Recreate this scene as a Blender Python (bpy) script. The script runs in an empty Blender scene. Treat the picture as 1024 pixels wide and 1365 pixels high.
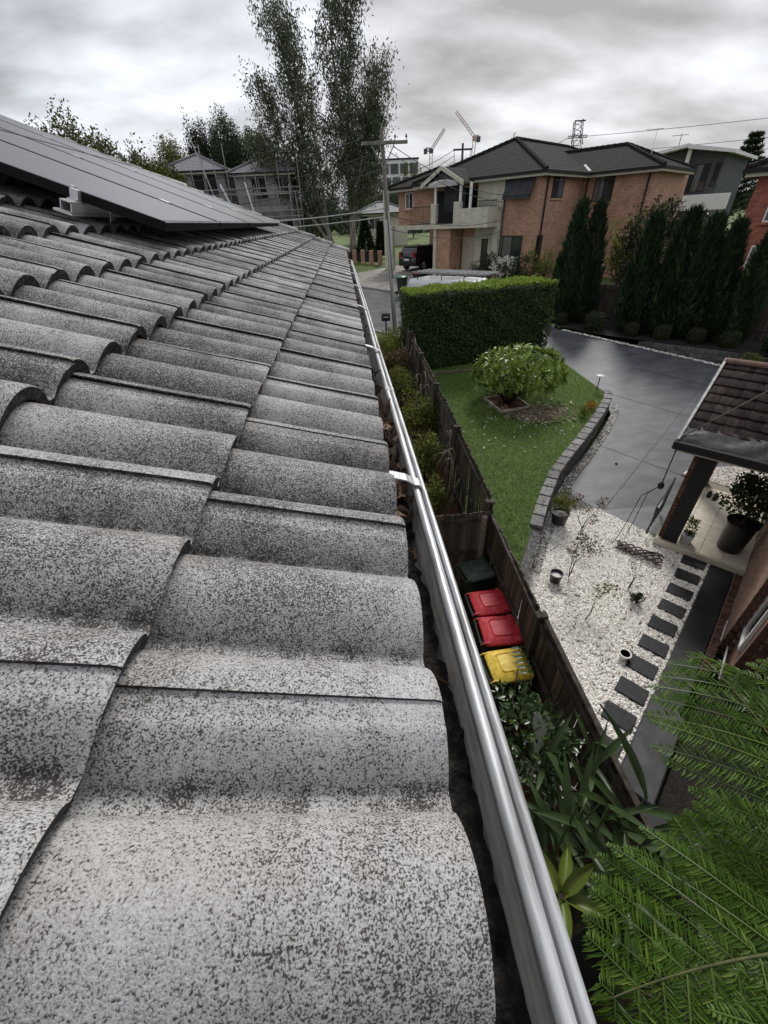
import bpy, bmesh, math, random
import numpy as np
from mathutils import Matrix, Vector
sc = bpy.context.scene
COL = sc.collection
random.seed(11); RNG = np.random.default_rng(11)
R_ = math.radians

# ------------------------------------------------------------------ camera
F_PX, W_PX, H_PX = 537.0, 1024.0, 1365.0
def _n(v): return v/np.linalg.norm(v)
_dn = _n(np.array([550-512, 1426-682.5, F_PX]))          # straight down, in camera axes
_y = np.array([454-512, 297-682.5, F_PX]); _y = _n(_y-_dn*_y.dot(_dn))   # along the eaves
_z = -_dn; _x = np.cross(_y, _z)
CAMR = np.stack([_x, _y, _z])
cd = bpy.data.cameras.new('camera'); cam = bpy.data.objects.new('camera', cd); COL.objects.link(cam)
cx_, cy_, cz_ = CAMR[:, 0], -CAMR[:, 1], -CAMR[:, 2]
cam.matrix_world = Matrix(((cx_[0], cy_[0], cz_[0], 0), (cx_[1], cy_[1], cz_[1], 0), (cx_[2], cy_[2], cz_[2], 0), (0, 0, 0, 1)))
cd.sensor_fit = 'VERTICAL'; cd.sensor_height = 36; cd.lens = 36*F_PX/H_PX
cd.clip_start = .03; cd.clip_end = 6000
sc.camera = cam
sc.render.resolution_x, sc.render.resolution_y = 768, 1024

# ------------------------------------------------------------------ sky, sun, exposure
SUN_EL, SUN_AZ = 42, 22          # degrees; azimuth from +Y (ahead) towards +X
w = bpy.data.worlds.new('World'); sc.world = w; w.use_nodes = True
nt = w.node_tree; nt.nodes.clear()
def wn(t, **k):
    n = nt.nodes.new(t)
    for a, b in k.items(): setattr(n, a, b)
    return n
wo = wn('ShaderNodeOutputWorld'); bg = wn('ShaderNodeBackground'); bg.inputs['Strength'].default_value = .1
sky = wn('ShaderNodeTexSky', sky_type='NISHITA', sun_disc=False, sun_elevation=R_(SUN_EL), sun_rotation=R_(SUN_AZ))
sky.air_density = 1.5; sky.dust_density = 4
tc = wn('ShaderNodeTexCoord'); sep = wn('ShaderNodeSeparateXYZ'); nt.links.new(tc.outputs['Generated'], sep.inputs[0])
def wm(op, a, b, c=None):
    n = wn('ShaderNodeMath', operation=op)
    for i, v in enumerate((a, b, c)):
        if v is None: continue
        if isinstance(v, (int, float)): n.inputs[i].default_value = v
        else: nt.links.new(v, n.inputs[i])
    return n.outputs[0]
zc = wm('ADD', wm('MAXIMUM', sep.outputs[2], 0.0), .34)
comb = wn('ShaderNodeCombineXYZ')
nt.links.new(wm('DIVIDE', sep.outputs[0], zc), comb.inputs[0]); nt.links.new(wm('DIVIDE', sep.outputs[1], zc), comb.inputs[1])
def wnoise(scale, det, rough, off, dist=0, sx=1, sy=1):
    mp = wn('ShaderNodeMapping'); mp.inputs['Location'].default_value = off; mp.inputs['Scale'].default_value = (sx, sy, 1)
    mp.inputs['Rotation'].default_value = (0, 0, R_(-20))
    nt.links.new(comb.outputs[0], mp.inputs[0]); n = wn('ShaderNodeTexNoise'); n.inputs['Scale'].default_value = scale
    n.inputs['Detail'].default_value = det; n.inputs['Roughness'].default_value = rough; n.inputs['Distortion'].default_value = dist
    nt.links.new(mp.outputs[0], n.inputs[0]); return n.outputs['Fac']
big = wnoise(1.0, 3, .5, (3.1, 1.7, 0), .1, .8, 1.3); small = wnoise(2.9, 6, .5, (7.3, 2.2, 0), .15, .8, 1.4)
mixn = wm('ADD', wm('MULTIPLY', big, .55), wm('MULTIPLY', small, .45))
ramp = wn('ShaderNodeValToRGB'); nt.links.new(mixn, ramp.inputs[0])
CLOUD = [(.40, 2.2), (.47, 3.5), (.53, 4.8), (.62, 6.9)]
els = ramp.color_ramp.elements
while len(els) < len(CLOUD): els.new(.5)
for e, (p, v) in zip(els, CLOUD): e.position = p; e.color = (v*.945/10, v*.98/10, v*1.06/10, 1)
sc10 = wn('ShaderNodeVectorMath', operation='SCALE'); sc10.inputs['Scale'].default_value = 10; nt.links.new(ramp.outputs[0], sc10.inputs[0])
# thin cloud glows a little more towards the horizon
hz = wm('MULTIPLY_ADD', wm('POWER', wm('SUBTRACT', 1.0, wm('MAXIMUM', sep.outputs[2], 0.0)), 6.0), -.10, 1.0)
sch = wn('ShaderNodeVectorMath', operation='SCALE'); nt.links.new(sc10.outputs[0], sch.inputs[0]); nt.links.new(hz, sch.inputs['Scale'])
mx = wn('ShaderNodeMix', data_type='RGBA'); mx.inputs[0].default_value = .94
nt.links.new(sky.outputs[0], mx.inputs[6]); nt.links.new(sch.outputs[0], mx.inputs[7])
nt.links.new(mx.outputs[2], bg.inputs['Color']); nt.links.new(bg.outputs[0], wo.inputs[0])
sd = bpy.data.lights.new('sun', 'SUN'); sd.energy = 1.5; sd.angle = R_(15); sd.color = (1, .97, .93)
sun = bpy.data.objects.new('sun', sd); COL.objects.link(sun)
sv = Vector((math.sin(R_(SUN_AZ))*math.cos(R_(SUN_EL)), math.cos(R_(SUN_AZ))*math.cos(R_(SUN_EL)), math.sin(R_(SUN_EL))))
sun.rotation_euler = sv.to_track_quat('Z', 'Y').to_euler(); sun.location = sv*80
sc.view_settings.view_transform = 'Standard'; sc.view_settings.look = 'None'
sc.view_settings.exposure = 0.72; sc.view_settings.gamma = 1; sc.view_settings.use_curve_mapping = False
sc.cycles.use_denoising = True
sc.cycles.max_bounces = 8; sc.cycles.transparent_max_bounces = 8

# ------------------------------------------------------------------ mesh and object helpers
UVA = math.atan2(.659, .752)      # the neighbours' houses and the street stand turned by this angle
CU, SU = math.cos(UVA), math.sin(UVA)
def uvw(u, v, z=0): return np.array([u*CU+v*SU, u*SU-v*CU, z])         # street frame -> world (v to the right of u)
ORG = {}
class M:
    """collects geometry; build() links it as one mesh object"""
    def __init__(s): s.v = []; s.n = 0; s.f = []; s.q = []
    def add(s, V, F):
        V = np.asarray(V, float).reshape(-1, 3)
        if isinstance(F, np.ndarray): s.q.append(F+s.n)
        else: s.f += [tuple(i+s.n for i in f) for f in F]
        s.v.append(V); s.n += len(V); return s
    def box(s, x0, x1, y0, y1, z0, z1, T=None):
        V = np.array([(x, y, z) for x in (x0, x1) for y in (y0, y1) for z in (z0, z1)], float)
        if T is not None: V = T(V)
        return s.add(V, [(0, 1, 3, 2), (4, 6, 7, 5), (0, 4, 5, 1), (2, 3, 7, 6), (0, 2, 6, 4), (1, 5, 7, 3)])
    def bbox(s, x0, x1, y0, y1, z0, z1, b=.01):
        """box with chamfered edges"""
        V = []; xs = (x0, x0+b, x1-b, x1); ys = (y0, y0+b, y1-b, y1); zs = (z0, z0+b, z1-b, z1)
        rings = []
        for z, o in ((z0, b), (z0+b, 0), (z1-b, 0), (z1, b)):
            rings.append([(x0+b, y0+o, z), (x1-b, y0+o, z), (x1-o, y0+b, z), (x1-o, y1-b, z), (x1-b, y1-o, z), (x0+b, y1-o, z), (x0+o, y1-b, z), (x0+o, y0+b, z)])
        return s.loft(rings)
    def loft(s, rings, cap=(True, True), closed=True):
        k = len(rings[0]); V = np.array(rings, float).reshape(-1, 3); F = []
        for i in range(len(rings)-1):
            for j in range(k if closed else k-1):
                a = i*k+j; b = i*k+(j+1) % k
                F.append((a, b, b+k, a+k))
        if cap[0]: F.append(tuple(range(k-1, -1, -1)))
        if cap[1]: F.append(tuple((len(rings)-1)*k+j for j in range(k)))
        return s.add(V, F)
    def tube(s, pts, r, sides=6, cap=True):
        pts = [np.asarray(p, float) for p in pts]; rr = r if hasattr(r, '__len__') else [r]*len(pts); rings = []
        for i, p in enumerate(pts):
            d = pts[min(i+1, len(pts)-1)]-pts[max(i-1, 0)]; d = d/(np.linalg.norm(d)+1e-9)
            a = np.cross(d, (0, 0, 1.) if abs(d[2]) < .9 else (1., 0, 0)); a /= np.linalg.norm(a); b = np.cross(d, a)
            rings.append([p+rr[i]*(math.cos(t)*a+math.sin(t)*b) for t in np.arange(sides)*2*math.pi/sides])
        return s.loft(rings, (cap, cap))
    def lathe(s, prof, c=(0, 0, 0), seg=16, cap=(True, True)):
        return s.loft([[(c[0]+r*math.cos(t), c[1]+r*math.sin(t), c[2]+z) for t in np.arange(seg)*2*math.pi/seg] for r, z in prof], cap)
    def quad(s, a, b, c, d): return s.add([a, b, c, d], [(0, 1, 2, 3)])
    def poly(s, pts): return s.add(pts, [tuple(range(len(pts)))])
    def grid(s, P):
        a, b = P.shape[:2]; i = np.arange(a*b).reshape(a, b)
        return s.add(P.reshape(-1, 3), np.stack([i[:-1, :-1], i[1:, :-1], i[1:, 1:], i[:-1, 1:]], -1).reshape(-1, 4))
    def data(s, name, mat=None, smooth=False, o=None):
        me = bpy.data.meshes.new(name)
        V = np.concatenate(s.v) if s.v else np.zeros((0, 3))
        if o is not None: V = V-np.asarray(o, float)
        loops = []; tot = []
        for q in s.q: loops.append(q.ravel()); tot.append(np.full(len(q), q.shape[1]))
        if s.f:
            loops.append(np.fromiter((i for f in s.f for i in f), int)); tot.append(np.array([len(f) for f in s.f]))
        loops = np.concatenate(loops).astype(np.int32); tot = np.concatenate(tot).astype(np.int32)
        me.vertices.add(len(V)); me.vertices.foreach_set('co', V.astype(np.float32).ravel())
        me.loops.add(len(loops)); me.loops.foreach_set('vertex_index', loops)
        me.polygons.add(len(tot)); st = np.concatenate([[0], np.cumsum(tot)[:-1]]).astype(np.int32)
        me.polygons.foreach_set('loop_start', st); me.polygons.foreach_set('loop_total', tot)
        me.polygons.foreach_set('use_smooth', np.full(len(tot), bool(smooth)))
        me.update(calc_edges=True); me.validate()
        if mat: me.materials.append(mat)
        return me
    def build(s, name, mat, parent=None, smooth=False, **props):
        o = ORG.get(parent.name) if parent else None
        ob = bpy.data.objects.new(name, s.data(name, mat, smooth, o)); COL.objects.link(ob)
        if parent: ob.parent = parent; ORG[ob.name] = o
        for k, v in props.items(): ob[k] = v
        return ob
def thing(name, label, cat, o=(0, 0, 0), uv=False, group=None):
    e = bpy.data.objects.new(name, None); COL.objects.link(e); e.empty_display_size = .2
    o = np.asarray(o, float); ORG[e.name] = o
    if uv: e.location = (o[0]*CU-o[1]*SU, o[0]*SU+o[1]*CU, o[2]); e.rotation_euler = (0, 0, UVA)
    else: e.location = o
    e['label'] = label; e['category'] = cat
    if group: e['group'] = group
    return e
def tag(o, label, cat, group=None):
    o['label'] = label; o['category'] = cat
    if group: o['group'] = group
    return o
def piece(name, me, parent, loc, rot=(0, 0, 0), scale=(1, 1, 1)):
    ob = bpy.data.objects.new(name, me); COL.objects.link(ob); ob.parent = parent
    ob.location = np.asarray(loc, float)-ORG[parent.name] if parent else loc
    ob.rotation_euler = rot; ob.scale = scale
    if parent: ORG[ob.name] = ORG[parent.name]
    return ob
def copy_tree(src, loc, rz, label, group, scale=None):
    c = src.copy(); COL.objects.link(c); c.location = loc; c.rotation_euler = (0, 0, rz)
    if scale: c.scale = scale
    c['label'] = label; c['group'] = group
    for ch in list(src.children):
        d = ch.copy(); COL.objects.link(d); d.parent = c
        for g in list(ch.children):
            e = g.copy(); COL.objects.link(e); e.parent = d
    return c
def smoothing(ob, ang=40):
    try:
        for p in ob.data.polygons: p.use_smooth = True
        ob.data.set_sharp_from_angle(angle=R_(ang))
    except Exception: pass
    return ob
# ------------------------------------------------------------------ leaves
def leaf_arrays(P, D, N, L, Wd, fold=.12, droop=.0):
    D = D/(np.linalg.norm(D, axis=1, keepdims=True)+1e-9); S = np.cross(D, N); S /= np.linalg.norm(S, axis=1, keepdims=True)+1e-9
    N = np.cross(S, D); L = L[:, None]; Wd = Wd[:, None]
    mid = P+D*L*.45; tip = P+D*L-N*L*droop
    V = np.stack([P, mid+S*Wd*.5+N*L*fold, tip, mid-S*Wd*.5+N*L*fold], 1).reshape(-1, 3)
    F = np.arange(len(P)*4).reshape(-1, 4)
    return V, F
def rdir(n, up=0.):
    d = RNG.normal(size=(n, 3)); d[:, 2] += up
    return d/(np.linalg.norm(d, axis=1, keepdims=True)+1e-9)
def cloud(m, n, c, rad, L, asp=.45, clumps=40, spread=.28, shell=.5, up=.3, droop=.1, dirbias=None, uneven=.25):
    """n leaves in clumps through an ellipsoid; centres lean to the outside, with gaps between"""
    c = np.asarray(c, float); rad = np.asarray(rad, float)
    cd_ = rdir(clumps); rr = (shell+(1-shell)*RNG.random((clumps, 1)))*(1-uneven*RNG.random((clumps, 1)))
    cc = c+cd_*rr*rad
    k = RNG.integers(0, clumps, n); cs = (.6+.8*RNG.random(clumps))[k][:, None]
    P = cc[k]+rdir(n)*np.cbrt(RNG.random((n, 1)))*rad*spread*cs
    D = rdir(n, up)+(P-c)/rad*.5
    if dirbias is not None: D = D+np.asarray(dirbias)
    N = rdir(n, .9)
    Ls = L*(.6+.7*RNG.random(n))
    m.add(*leaf_arrays(P, D, N, Ls, Ls*asp, droop=droop)); return m
# ------------------------------------------------------------------ materials
def mat(name, c1, c2=None, scale=8., rough=.8, bump=0., c3=None, detail=6, metal=0., coords='Object', rnd=0., bscale=None, spec=.5, stretch=(1, 1, 1), contrast=(.35, .65), coat=0.):
    m = bpy.data.materials.new(name); m.use_nodes = True; t = m.node_tree; b = t.nodes['Principled BSDF']
    b.inputs['Roughness'].default_value = rough; b.inputs['Metallic'].default_value = metal; b.inputs['Specular IOR Level'].default_value = spec
    if coat: b.inputs['Coat Weight'].default_value = coat; b.inputs['Coat Roughness'].default_value = .06
    L = t.links.new
    if c2 is None and not bump and not rnd:
        b.inputs['Base Color'].default_value = (*c1, 1); return m
    if coords == 'World': g = t.nodes.new('ShaderNodeNewGeometry'); src = g.outputs['Position']
    else: g = t.nodes.new('ShaderNodeTexCoord'); src = g.outputs['Object']
    mp = t.nodes.new('ShaderNodeMapping'); mp.inputs['Scale'].default_value = stretch; L(src, mp.inputs[0])
    oi = t.nodes.new('ShaderNodeObjectInfo')
    va = t.nodes.new('ShaderNodeVectorMath'); va.operation = 'MULTIPLY_ADD'; L(oi.outputs['Random'], va.inputs[0]); va.inputs[1].default_value = (37, 53, 91) if coords != 'World' else (0, 0, 0); L(mp.outputs[0], va.inputs[2])
    no = t.nodes.new('ShaderNodeTexNoise'); no.inputs['Scale'].default_value = scale; no.inputs['Detail'].default_value = detail; no.inputs['Roughness'].default_value = .62; L(va.outputs[0], no.inputs[0])
    rp = t.nodes.new('ShaderNodeValToRGB'); L(no.outputs['Fac'], rp.inputs[0]); e = rp.color_ramp.elements
    c2 = c2 or c1
    e[0].position, e[1].position = contrast; e[0].color = (*c1, 1); e[1].color = (*c2, 1)
    if c3: x = e.new((contrast[0]+contrast[1])/2); x.color = (*c3, 1)
    out = rp.outputs[0]
    if rnd:
        hs = t.nodes.new('ShaderNodeHueSaturation'); mr = t.nodes.new('ShaderNodeMapRange'); L(oi.outputs['Random'], mr.inputs[0])
        mr.inputs[3].default_value = 1-rnd; mr.inputs[4].default_value = 1+rnd; L(mr.outputs[0], hs.inputs['Value']); L(out, hs.inputs['Color']); out = hs.outputs[0]
    L(out, b.inputs['Base Color'])
    if bump:
        bp = t.nodes.new('ShaderNodeBump'); bp.inputs['Strength'].default_value = min(1, bump); bp.inputs['Distance'].default_value = .01
        n2 = t.nodes.new('ShaderNodeTexNoise'); n2.inputs['Scale'].default_value = bscale or scale*2.5; n2.inputs['Detail'].default_value = 5; L(va.outputs[0], n2.inputs[0])
        L(n2.outputs['Fac'], bp.inputs['Height']); L(bp.outputs[0], b.inputs['Normal'])
    return m
def leafmat(name, c1, c2, c3=None, rough=.5, trans=.25, spec=.4):
    """each leaf takes its own tone"""
    m = bpy.data.materials.new(name); m.use_nodes = True; t = m.node_tree; b = t.nodes['Principled BSDF']; L = t.links.new
    g = t.nodes.new('ShaderNodeNewGeometry'); rp = t.nodes.new('ShaderNodeValToRGB'); L(g.outputs['Random Per Island'], rp.inputs[0])
    e = rp.color_ramp.elements; e[0].color = (*c1, 1); e[1].color = (*c2, 1)
    if c3: x = e.new(.88); x.color = (*c2, 1); e[-1].color = (*c3, 1)
    oi = t.nodes.new('ShaderNodeObjectInfo'); hs = t.nodes.new('ShaderNodeHueSaturation'); mr = t.nodes.new('ShaderNodeMapRange')
    L(oi.outputs['Random'], mr.inputs[0]); mr.inputs[3].default_value = .8; mr.inputs[4].default_value = 1.25; L(mr.outputs[0], hs.inputs['Value']); L(rp.outputs[0], hs.inputs['Color'])
    L(hs.outputs[0], b.inputs['Base Color']); b.inputs['Roughness'].default_value = rough; b.inputs['Specular IOR Level'].default_value = spec
    if trans:
        tr = t.nodes.new('ShaderNodeBsdfTranslucent'); L(hs.outputs[0], tr.inputs[0]); mxs = t.nodes.new('ShaderNodeMixShader'); mxs.inputs[0].default_value = trans
        L(b.outputs[0], mxs.inputs[1]); L(tr.outputs[0], mxs.inputs[2]); L(mxs.outputs[0], t.nodes['Material Output'].inputs[0])
    return m
def brickmat(name, c1, c2, mortar, bw=.24, bh=.086, msize=.012, rough=.85, bump=.6, offset=.5, noise=.35):
    m = bpy.data.materials.new(name); m.use_nodes = True; t = m.node_tree; b = t.nodes['Principled BSDF']; L = t.links.new
    tcn = t.nodes.new('ShaderNodeTexCoord'); sp = t.nodes.new('ShaderNodeSeparateXYZ'); L(tcn.outputs['Object'], sp.inputs[0])
    sn = t.nodes.new('ShaderNodeSeparateXYZ'); L(tcn.outputs['Normal'], sn.inputs[0])
    def mth(op, a, bb=None):
        n = t.nodes.new('ShaderNodeMath'); n.operation = op
        for i, q in enumerate((a, bb)):
            if q is None: continue
            if isinstance(q, (int, float)): n.inputs[i].default_value = q
            else: L(q, n.inputs[i])
        return n.outputs[0]
    fx = mth('GREATER_THAN', mth('ABSOLUTE', sn.outputs[0]), .6)
    mxn = t.nodes.new('ShaderNodeMix'); L(fx, mxn.inputs[0]); L(sp.outputs[0], mxn.inputs[2]); L(sp.outputs[1], mxn.inputs[3])
    cb = t.nodes.new('ShaderNodeCombineXYZ'); L(mxn.outputs[0], cb.inputs[0]); L(sp.outputs[2], cb.inputs[1])
    br = t.nodes.new('ShaderNodeTexBrick'); L(cb.outputs[0], br.inputs[0]); br.inputs['Scale'].default_value = 1
    br.inputs['Brick Width'].default_value = bw; br.inputs['Row Height'].default_value = bh; br.inputs['Mortar Size'].default_value = msize/2; br.offset = offset
    br.inputs['Color1'].default_value = (*c1, 1); br.inputs['Color2'].default_value = (*c2, 1); br.inputs['Mortar'].default_value = (*mortar, 1); br.inputs['Bias'].default_value = 0
    no = t.nodes.new('ShaderNodeTexNoise'); L(tcn.outputs['Object'], no.inputs[0]); no.inputs['Scale'].default_value = 1.7; no.inputs['Detail'].default_value = 8
    hs = t.nodes.new('ShaderNodeHueSaturation'); mr = t.nodes.new('ShaderNodeMapRange'); L(no.outputs['Fac'], mr.inputs[0]); mr.inputs[3].default_value = 1-noise; mr.inputs[4].default_value = 1+noise
    L(mr.outputs[0], hs.inputs['Value']); L(br.outputs['Color'], hs.inputs['Color']); L(hs.outputs[0], b.inputs['Base Color']); b.inputs['Roughness'].default_value = rough
    bp = t.nodes.new('ShaderNodeBump'); bp.inputs['Strength'].default_value = bump; bp.inputs['Distance'].default_value = .008; bp.invert = True; L(br.outputs['Fac'], bp.inputs['Height']); L(bp.outputs[0], b.inputs['Normal'])
    return m
def H(x, y):
    """the lie of the land: low yard, slope up to the street, gentle rise beyond"""
    y = np.asarray(y, float)
    return np.where(y < 7.7, -6.116, np.where(y < 20, -7.04+.12*y, np.where(y < 45, -4.64+.06*(y-20), -3.14+.006*(y-45))))
def LAWN(y): return -5.86+.06*y
# ------------------------------------------------------------------ materials in use
def tilemat():
    m = bpy.data.materials.new('lichen_concrete'); m.use_nodes = True; t = m.node_tree; b = t.nodes['Principled BSDF']; L = t.links.new
    g = t.nodes.new('ShaderNodeNewGeometry'); tcn = t.nodes.new('ShaderNodeTexCoord'); oi = t.nodes.new('ShaderNodeObjectInfo')
    def noise(scale, det, rough=.6, src=g.outputs['Position'], dist=0):
        n = t.nodes.new('ShaderNodeTexNoise'); n.inputs['Scale'].default_value = scale; n.inputs['Detail'].default_value = det; n.inputs['Roughness'].default_value = rough; n.inputs['Distortion'].default_value = dist; L(src, n.inputs[0]); return n.outputs['Fac']
    def mth(op, a, bb=None, c=None):
        n = t.nodes.new('ShaderNodeMath'); n.operation = op
        for i, q in enumerate((a, bb, c)):
            if q is None: continue
            if isinstance(q, (int, float)): n.inputs[i].default_value = q
            else: L(q, n.inputs[i])
        return n.outputs[0]
    fine = noise(560, 2, .5, dist=.4); mid = noise(190, 4, .7); pat = noise(9, 4); big = noise(1.6, 3)
    # valley dirt, in the tile's own coordinates (runs every 0.15 m, thicker toward the lap)
    sp = t.nodes.new('ShaderNodeSeparateXYZ'); L(tcn.outputs['Object'], sp.inputs[0])
    fr = mth('FRACT', mth('DIVIDE', mth('ADD', sp.outputs[1], 3.0), .15)); dv = mth('ABSOLUTE', mth('SUBTRACT', fr, .5))   # .5 in the valley
    vm = t.nodes.new('ShaderNodeMapRange'); vm.interpolation_type = 'SMOOTHSTEP'; L(dv, vm.inputs[0]); vm.inputs[1].default_value = .36; vm.inputs[2].default_value = .46
    v = mth('ADD', mth('MULTIPLY', fine, .66), mth('MULTIPLY', mid, .34))
    v = mth('ADD', v, mth('MULTIPLY', mth('SUBTRACT', pat, .5), .26)); v = mth('ADD', v, mth('MULTIPLY', mth('SUBTRACT', big, .5), .16))
    v = mth('ADD', v, mth('MULTIPLY', mth('SUBTRACT', oi.outputs['Random'], .5), .06))
    dn = mth('MULTIPLY', vm.outputs[0], mth('SUBTRACT', mth('MULTIPLY', noise(22, 5), 1.0), .46)); v = mth('SUBTRACT', v, mth('MULTIPLY', mth('MAXIMUM', dn, 0), .55))
    rp = t.nodes.new('ShaderNodeValToRGB'); L(v, rp.inputs[0]); e = rp.color_ramp.elements
    cols = [(.38, (.045, .040, .036)), (.468, (.085, .077, .070)), (.50, (.30, .291, .283)), (.59, (.455, .447, .44)), (.74, (.565, .562, .56))]
    while len(e) < len(cols): e.new(.5)
    for x, (p, c) in zip(e, cols): x.position = p; x.color = (*c, 1)
    st = t.nodes.new('ShaderNodeMapRange'); L(noise(4.2, 5, .65, dist=.8), st.inputs[0]); st.inputs[1].default_value = .46; st.inputs[2].default_value = .66; st.inputs[4].default_value = .34
    mxs = t.nodes.new('ShaderNodeMix'); mxs.data_type = 'RGBA'; mxs.blend_type = 'MULTIPLY'; L(st.outputs[0], mxs.inputs[0]); L(rp.outputs[0], mxs.inputs[6]); mxs.inputs[7].default_value = (.56, .49, .43, 1)
    L(mxs.outputs[2], b.inputs['Base Color']); b.inputs['Roughness'].default_value = .72; b.inputs['Specular IOR Level'].default_value = .35
    bp = t.nodes.new('ShaderNodeBump'); bp.inputs['Strength'].default_value = .55; bp.inputs['Distance'].default_value = .0022
    L(mth('ADD', mth('MULTIPLY', fine, .8), mth('MULTIPLY', noise(320, 3), .5)), bp.inputs['Height']); L(bp.outputs[0], b.inputs['Normal'])
    return m
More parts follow.
